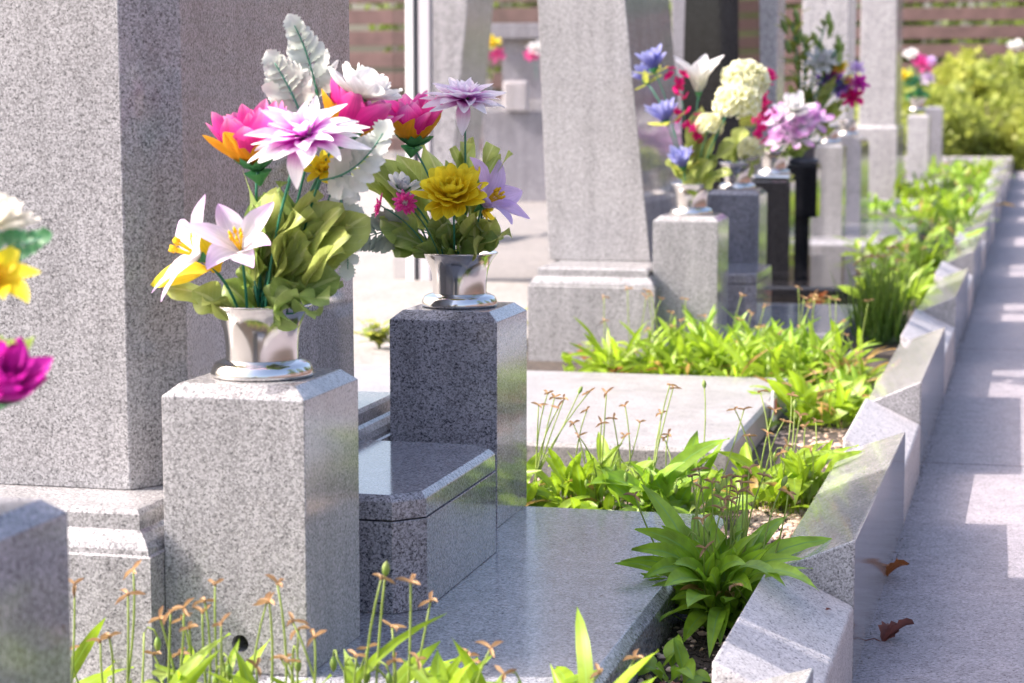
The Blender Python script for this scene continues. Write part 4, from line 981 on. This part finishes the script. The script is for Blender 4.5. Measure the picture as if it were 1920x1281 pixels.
fern(m1(.0, .02), (p1(600, 205, .05), p1(585, 110, .05), p1(552, 48, .04)), .023, .019, 'dusty', 'pale dusty fern leaf pointing straight up at the top of the nearest bouquet', 310, n=9)
fern(m1(-.01, .02), (p1(568, 225, .03), p1(548, 170, .02), p1(515, 118, .02)), .026, .021, 'dusty', 'pale dusty fern leaf spreading left behind the big dahlia', 311, n=7)
fern(m1(.02, -.01), (p1(598, 338, -.02), p1(670, 335, -.05), p1(718, 250, -.04)), .026, .022, 'dusty', 'pale dusty fern arching right with a teal rib, in the nearest bouquet', 312, n=8)
fern(m1(.02, .01), (p1(630, 340, .02), p1(655, 420, .0), p1(652, 505, .0)), .02, .018, 'dusty', 'pale dusty fern tip hanging down at the right of the nearest bouquet', 313, n=6)
sprig(m1(-.02, -.02), [(p1(312, 540, -.04), .045), (p1(360, 545, -.05), .045), (p1(420, 560, -.05), .03)], .04, 'silk_leaf', 'broad green leaf sprig leaning left over the rim of the nearest vase', 320, tip=.3)
sprig(m1(.02, -.02), [(p1(618, 560, -.05), .05), (p1(595, 585, -.055), .045), (p1(530, 582, -.06), .05), (p1(560, 530, -.04), .05), (p1(640, 520, -.01), .05), (p1(500, 575, -.06), .035)], .05, 'silk_leaf_mid', 'round green leaf sprig drooping over the front rim of the nearest vase', 321)
sprig(m1(.01, .0), [(p1(645, 470, -.04), .055), (p1(690, 405, .0), .06), (p1(640, 390, -.03), .05), (p1(600, 360, -.01), .05), (p1(655, 440, -.06), .055), (p1(585, 440, -.03), .05), (p1(620, 420, .0), .055)], .055, 'silk_leaf', 'light green rose leaf sprig in the middle of the nearest bouquet', 322, wave=.14)
sprig(m1(.0, .0), [(p1(500, 380, -.03), .05), (p1(530, 340, .0), .055), (p1(455, 320, .0), .04), (p1(520, 420, -.02), .05), (p1(555, 380, .01), .05), (p1(480, 420, -.02), .045), (p1(540, 470, -.01), .05)], .05, 'silk_leaf_mid', 'green leaf sprig rising under the pink lotus of the nearest bouquet', 323, extra=1.2)
sprig(m1(.0, -.01), [(p1(520, 350, -.04), .045), (p1(560, 400, -.045), .05), (p1(545, 440, -.04), .045), (p1(500, 400, -.03), .04), (p1(590, 370, -.03), .05), (p1(480, 445, -.03), .04)], .045, 'silk_leaf', 'pale green leaf sprig between the lilies and the white dahlia of the nearest bouquet', 325, extra=.6)
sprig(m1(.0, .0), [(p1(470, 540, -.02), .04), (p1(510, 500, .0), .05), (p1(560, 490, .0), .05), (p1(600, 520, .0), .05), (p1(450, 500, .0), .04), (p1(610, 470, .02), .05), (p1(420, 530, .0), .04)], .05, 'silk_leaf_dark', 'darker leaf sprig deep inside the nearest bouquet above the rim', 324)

# ---- bouquet in the second vase
V2 = Vector((-.9025, 3.30, .47)); vase(V2, 'polished steel vase on the bluish shaded stand, below the yellow chrysanthemum', .99)
def m2(dx=0, dy=0): return V2 + Vector((dx, dy, .06))
def p2(px, py, dy=0.0): return at(px, py, 3.30+dy)
lotus(m2(-.01, .0), p2(772, 272, .0), (.12, -.15, 1), .145, 'pink lotus with yellow sepals on top of the second bouquet', 331)
dahlia(m2(.01, .0), p2(872, 190, .0), (.1, -.2, 1), .12, 'dahlia_petal_lilac', 'pale lilac dahlia on a tall thin stem above the second bouquet', 332, droop=-PI/2+.1)
mum(m2(.0, -.03), p2(850, 370, -.07), (.05, -.66, .75), .112, 'yellow_petal', 'large yellow chrysanthemum in front of the second bouquet', 333, green=False)
mum(m2(-.02, -.01), p2(752, 358, -.03), (.4, -.3, .85), .07, 'grey_white_petal', 'small white bloom left of the yellow chrysanthemum', 334, open_=.25, n=(8, 7, 5))
daisy(m2(-.02, -.03), p2(760, 381, -.06), (.2, -1, .25), .042, 'pink_petal', 'small pink daisy facing front below the small white bloom', 335)
daisy(m2(-.03, -.03), p2(714, 386, -.04), (-.9, -.35, .25), .042, 'pink_petal', 'small pink daisy turned left at the edge of the second bouquet', 336)
lily(m2(.02, .0), p2(905, 385, -.01), (.85, -.3, .55), .135, 'lilac_petal_deep', 'violet lily turned right beside the yellow chrysanthemum', 337)
mum(m2(.03, .0), p2(905, 392, .02), (.8, .0, .3), .06, 'yellow_petal', 'small yellow bloom behind the violet lily in the second bouquet', 338, n=(8, 6), green=False)
fern(m2(-.03, .0), (p2(790, 430, -.02), p2(720, 425, -.03), p2(668, 455, -.03)), .03, .02, 'dusty_grey', 'grey green fern arching left out of the second bouquet', 340, n=8, up=(0, -1, .1))
sprig(m2(-.01, .02), [(p2(790, 265, .03), .055), (p2(700, 300, .02), .055), (p2(660, 320, .02), .05), (p2(720, 330, .02), .05), (p2(745, 290, .04), .05)], .05, 'silk_leaf', 'green leaf sprig under the lotus of the second bouquet', 341)
sprig(m2(.01, .02), [(p2(848, 276, .02), .032), (p2(925, 272, .02), .06), (p2(958, 285, .03), .045), (p2(865, 275, .03), .03), (p2(835, 300, .02), .03)], .05, 'silk_leaf', 'green leaf sprig spreading to the upper right behind the yellow chrysanthemum', 342, tip=.4)
sprig(m2(.02, -.02), [(p2(958, 438, -.03), .05), (p2(905, 445, -.04), .05), (p2(890, 400, -.01), .06), (p2(930, 410, .0), .045)], .05, 'silk_leaf', 'green leaf sprig hanging right over the rim of the second vase', 343, tip=.7)
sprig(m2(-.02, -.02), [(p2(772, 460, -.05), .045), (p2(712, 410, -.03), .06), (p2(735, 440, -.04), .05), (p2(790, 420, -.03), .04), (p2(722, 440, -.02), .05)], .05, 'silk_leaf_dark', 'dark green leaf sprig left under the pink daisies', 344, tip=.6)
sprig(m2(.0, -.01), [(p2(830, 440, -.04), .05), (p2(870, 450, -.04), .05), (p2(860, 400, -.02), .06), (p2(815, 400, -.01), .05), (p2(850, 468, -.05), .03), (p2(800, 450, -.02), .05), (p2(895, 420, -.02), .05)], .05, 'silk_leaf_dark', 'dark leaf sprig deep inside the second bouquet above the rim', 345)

# ---- bouquet cut by the left edge
V0 = Vector((-.905, 1.575, .457)); vase(V0, 'steel vase outside the left edge, holding the cut off bouquet')
def m0(dx=0, dy=0): return V0 + Vector((dx, dy, .06))
def p0(px, py, dy=0.0): return at(px, py, 1.60+dy)
mum(m0(), p0(-8, 425, .02), (.25, -.2, 1), .066, 'ivory', 'blurred cream bloom cut off by the left edge', 351, open_=.1)
lily(m0(), p0(-18, 535, -.02), (.6, -.4, .7), .075, 'yellow_petal', 'blurred yellow bloom cut off by the left edge', 352)
lotus(m0(.02), p0(-10, 750, -.05), (.45, -.3, .85), .085, 'blurred magenta lotus cut off by the left edge', 353, 'deep_magenta_petal', 'deep_magenta_petal')
fern(m0(), (p0(-60, 480), p0(20, 470), p0(80, 445)), .014, .012, 'silk_leaf_deep', 'blurred green fern tip under the cream bloom at the left edge', 354, n=7)
sprig(m0(), [(p0(62, 632, -.02), .03), (p0(30, 670, -.03), .03), (p0(10, 640, .0), .03)], .03, 'silk_leaf_dark', 'blurred dark green leaf above the magenta lotus at the left edge', 355, tip=.5)

# ---- bouquet with the cornflowers, middle distance
V3 = Vector((-.943, 5.90, .482)); vase(V3, 'steel vase on the sunlit stand under the blue cornflowers', .98)
def m3(dx=0, dy=0): return V3 + Vector((dx, dy, .05))
def p3(px, py, dy=0.0): return at(px, py, 5.90+dy)
cornflower(m3(-.02), p3(1228, 135), (-.25, -.2, 1), .115, 'topmost blue cornflower, left of the white lily', 361)
cornflower(m3(-.02), p3(1250, 232, -.03), (-.3, -.2, 1), .115, 'blue cornflower in the middle of the left side of its bouquet', 362)
cornflower(m3(-.01, -.03), p3(1282, 318, -.05), (-.2, -.35, 1), .11, 'lowest blue cornflower, just above the vase rim', 363)
cornflower(m3(-.01, .02), p3(1213, 155, .1), (-.4, .3, .8), .09, 'shaded blue cornflower behind the topmost one', 364)
lily(m3(.0), p3(1310, 172, .02), (.05, -.25, 1), .19, 'grey_white_petal', 'white lily standing between blue cornflowers and the cream hydrangea', 365, e0=1.2, e1=.75)
for i, (x, y) in enumerate([(1265, 130), (1268, 158), (1290, 170), (1265, 190), (1290, 215), (1300, 225)]): pass
spray(m3(.0), p3(1266, 128, .0), .02, 'crimson_petal', 'crimson spray of small blooms left of the white lily', 366, n=12, spread=.045)
spray(m3(.01), p3(1300, 215, .0), .018, 'crimson_petal', 'lower crimson spray below the white lily', 367, n=8, spread=.035)
pompom(m3(.03), p3(1398, 152, .0), .115, 'cream_petal', 'big cream hydrangea head, uppermost of the cream ones', 368)
pompom(m3(.02, -.02), p3(1382, 192, -.05), .115, 'cream_petal', 'cream hydrangea head in front of the big one', 369, 110)
pompom(m3(.01), p3(1330, 235, -.02), .07, 'cream_petal', 'small cream hydrangea low beside the crimson spray', 370, 70)
sprig(m3(.0, -.01), [(p3(1250, 300, -.03), .04), (p3(1330, 300, -.04), .07), (p3(1310, 260, .0), .06), (p3(1345, 330, -.05), .06), (p3(1372, 322, -.04), .05), (p3(1380, 270, .0), .07), (p3(1355, 225, .0), .07), (p3(1300, 330, -.04), .06), (p3(1315, 200, .02), .06), (p3(1285, 270, .0), .06)], .06, 'silk_leaf', 'green leaf sprig around the cornflower bouquet', 371)
# ---- bouquet behind it
V4 = Vector((-.953, 6.90, .512)); vase(V4, 'steel vase in shade behind the cornflower bouquet', .98)
def m4(dx=0, dy=0): return V4 + Vector((dx, dy, .05))
def p4(px, py, dy=0.0): return at(px, py, 6.90+dy)
pompom(m4(.01), p4(1408, 280, -.02), .08, 'cream_petal', 'faded cream hydrangea low behind the cornflower bouquet', 381, 70)
spray(m4(.02), p4(1452, 138, .0), .022, 'crimson_petal', 'crimson spray standing right of the cream hydrangea', 382, n=8, spread=.04)
spray(m4(.02), p4(1440, 195, .0), .022, 'crimson_petal', 'crimson spray touching the cream hydrangea', 383, n=9, spread=.04)
sprig(m4(), [(p4(1395, 240, .0), .09), (p4(1420, 260, .0), .08), (p4(1370, 300, -.02), .08), (p4(1400, 310, -.04), .08), (p4(1425, 300, -.02), .06), (p4(1360, 260, 0), .07)], .08, 'silk_leaf', 'broad green leaves under the cream hydrangea heads', 384)
# ---- bouquet of the black stand
V5 = Vector((-.938, 7.74, .52)); 
mb = MB(); mb.loft([rect(V5.x-.068, 7.668, V5.x+.068, 7.812, .5205), rect(V5.x-.066, 7.67, V5.x+.066, 7.81, .531)]); tag(mb.build('steel_plate', 'steel', bevel=.002), 'shiny steel plate covering the top of the nearer black stand', 'plate')
vase(V5 + Vector((0, 0, .0115)), 'steel vase on the nearer black stand under pink and white orchids', .98)
def p5(px, py, dy=0.0): return at(px, py, 7.74+dy)
m5 = V5 + Vector((0, 0, .06))
for i, (x, y, nx, mt, lb) in enumerate([(1462, 225, -.4, 'orchid_petal', 'pink and white orchid bloom at the left of the orchid bouquet'), (1500, 232, .1, 'orchid_petal', 'pink orchid bloom in the middle of the orchid bouquet'),
        (1525, 225, .5, 'orchid_petal', 'lilac orchid bloom at the right of the orchid bouquet'), (1465, 262, -.3, 'orchid_petal', 'white orchid bloom lowest at the left of the orchid bouquet'), (1495, 258, .2, 'orchid_petal', 'lilac orchid bloom lowest at the right of the orchid bouquet'),
        (1490, 205, .0, 'grey_white_petal', 'pale lilac bloom on top of the orchid bouquet')]):
    mum(m5, p5(x, y, rnd(-.04, .04)), (nx, -.7, .7), .14, mt, lb, 390+i, 'artificial_orchid', open_=.1, n=(6, 6, 5))
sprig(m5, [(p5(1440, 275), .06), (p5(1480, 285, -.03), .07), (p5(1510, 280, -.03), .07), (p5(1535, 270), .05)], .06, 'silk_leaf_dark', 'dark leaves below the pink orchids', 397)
# ---- tall green bouquet
V6 = Vector((-.93, 8.67, .545)); vase(V6, 'dark vase on the farther black stand', 1.0, 'seal')
def p6(px, py, dy=0.0): return at(px, py, 8.67+dy)
m6 = V6 + Vector((0, 0, .06))
def stalk(root, top, label, seed, wd, nl, mat='hedge_leaf'):
    e = start('lily_stalk', root, label, seed, 'leafy stalk'); root, top = Vector(root), Vector(top); stem_to(e, root, top, .004)
    mb = MB()
    for k in range(nl):
        t = .25+.75*k/nl; p = root.lerp(top, t); a = k*2.4; L = rnd(.06, .11)
        leaf(mb, p, p + Vector((math.cos(a)*.8, math.sin(a)*.8, rnd(.1, .8)))*L, wd, petiole=.05, nv=6, nu=2)
    mb.build('foliage', mat, e, smooth=True); mb = MB()
    for k in range(4):
        p = root.lerp(top, .75+.08*k) + Vector((rnd(-.03, .03), rnd(-.02, .02), .02)); mb = MB(); mb.lathe(p, [(.001, -.03), (.012, -.01), (.013, .015), (.002, .04)], 8, Vector((rnd(-.5, .5), rnd(-.3, .3), 1)))
        mb.build('bud', 'pod_green', e, smooth=True)
stalk(m6, p6(1484, 40), 'tall lily stalk with yellow green buds, left in the tall bouquet', 401, .03, 22, 'hedge_leaf_fresh')
stalk(m6, p6(1508, 80), 'leafy stalk with pale buds in the middle of the tall bouquet', 402, .028, 20)
stalk(m6, p6(1548, 45), 'thin leafy stalk against the broad pale stele', 403, .018, 16, 'tree_leaf')
stalk(m6, p6(1572, 90), 'short leafy stalk at the right of the tall bouquet', 404, .02, 16, 'tree_leaf')
sprig(m6, [(p6(1500, 200), .05), (p6(1530, 210), .05), (p6(1560, 220), .05), (p6(1590, 205), .05), (p6(1480, 160), .05), (p6(1520, 160), .05), (p6(1590, 180), .05), (p6(1545, 180), .06), (p6(1575, 240), .04), (p6(1540, 240), .05), (p6(1570, 140), .05)], .05, 'hedge_leaf', 'mixed green leaves filling the lower part of the tall bouquet', 405, tip=.2)
for i, (x, y, s, mt, lb) in enumerate([(1540, 115, .1, 'grey_white_petal', 'white bloom at the left of the tall bouquet'), (1562, 112, .06, 'white_petal', 'small round white bloom next to the yellow one'), (1578, 127, .05, 'yellow_petal', 'small yellow bloom in the tall bouquet, upper one'),
        (1592, 153, .045, 'yellow_petal', 'small yellow bloom in the tall bouquet, lower one'), (1565, 138, .06, 'pink_petal', 'pink bloom between the white and purple ones'), (1553, 152, .075, 'purple_petal', 'purple iris bloom at the left of the pair'),
        (1577, 163, .08, 'purple_petal', 'deep purple iris bloom at the right of the pair'), (1607, 128, .05, 'lilac_petal_deep', 'lilac bloom at the right edge of the tall bouquet'), (1608, 158, .065, 'deep_magenta_petal', 'dark magenta bloom at the right edge of the tall bouquet'), (1600, 182, .085, 'crimson_petal', 'crimson pink bloom lowest at the right of the tall bouquet')]):
    mum(m6, p6(x, y, rnd(-.05, .05)), (rnd(-.4, .4), -.8, .6), s*1.35, mt, lb, 410+i, 'cut_flower', n=(7, 6, 5))
# ---- small vase of the lit stand, far bouquet, bouquets standing in for glass reflections
vase((-.938, 9.82, .602), 'small steel vase, empty looking, on the lit stand past the black ones', .9)
vase((-.948, 10.9, .62), 'steel vase on the round topped stand', .9)
a = at(1720, 207, 16.6); vase(a, 'tiny steel vase of the far bouquet', 1.1)
def p9(px, py, dy=0.0): return at(px, py, 16.6+dy)
m9 = a + Vector((0, 0, .05))
for i, (x, y, s, mt, lb) in enumerate([(1708, 102, .12, 'white_petal', 'white bloom on top of the far bouquet'), (1728, 122, .17, 'pink_petal', 'large magenta bloom in the far bouquet'), (1692, 145, .14, 'yellow_petal', 'dull yellow bloom at the left of the far bouquet'), (1745, 115, .1, 'lilac_petal_deep', 'lilac bloom at the right of the far bouquet'), (1738, 150, .13, 'lilac_petal', 'pale lilac bloom low in the far bouquet')]):
    mum(m9, p9(x, y), (rnd(-.3, .3), -.7, .7), s, mt, lb, 430+i, 'cut_flower', n=(7, 6, 5))
sprig(m9, [(p9(1705, 140), .16), (p9(1720, 165), .16), (p9(1700, 180), .14), (p9(1735, 170), .12)], .1, 'silk_leaf_deep', 'broad bright green leaves of the far bouquet', 436)
a = at(1906, 88, 20.0)
mum(a - Vector((0, 0, .25)), a, (0, -.4, 1), .2, 'white_petal', 'white bloom standing in the hedge at the right edge', 437, 'cut_flower', n=(7, 6, 5))
c0 = at(905, 150, 13.4); vase(c0 - Vector((0, 0, .06)), 'small vase of the bouquet built behind the glass in place of a reflection', 1.2)  # real flowers placed behind the pane to stand for its reflections
for i, (x, y, s, mt, lb) in enumerate([(922, 82, .13, 'yellow_petal', 'yellow bloom built behind the glass screen in place of a reflection'), (900, 92, .13, 'white_petal', 'white bloom built behind the glass screen in place of a reflection'), (897, 108, .1, 'purple_petal', 'lilac bloom built behind the glass screen in place of a reflection'), (934, 105, .12, 'pink_petal', 'magenta bloom built behind the glass screen in place of a reflection'), (903, 120, .1, 'cream_petal', 'cream bloom built behind the glass screen in place of a reflection')]):
    mum(c0, at(x, y, 13.4), (0, -.8, .6), s, mt, lb, 440+i, 'cut_flower', n=(7, 6, 5))
sprig(c0, [(at(895, 140, 13.4), .09), (at(925, 135, 13.4), .09), (at(910, 125, 13.4), .09)], .09, 'silk_leaf', 'green leaves of the bouquet built behind the glass in place of a reflection', 446)
c1 = at(1006, 150, 13.3)  # two more blooms standing in for reflections in the pane
for i, (x, y, s, mt, lb) in enumerate([(1004, 92, .12, 'white_petal', 'white bloom beside the leaning stele, built in place of a glass reflection'), (998, 105, .12, 'pink_petal', 'pink bloom beside the leaning stele, built in place of a glass reflection')]):
    mum(c1, at(x, y, 13.3), (0, -.8, .6), s, mt, lb, 450+i, 'cut_flower', n=(7, 6, 5))
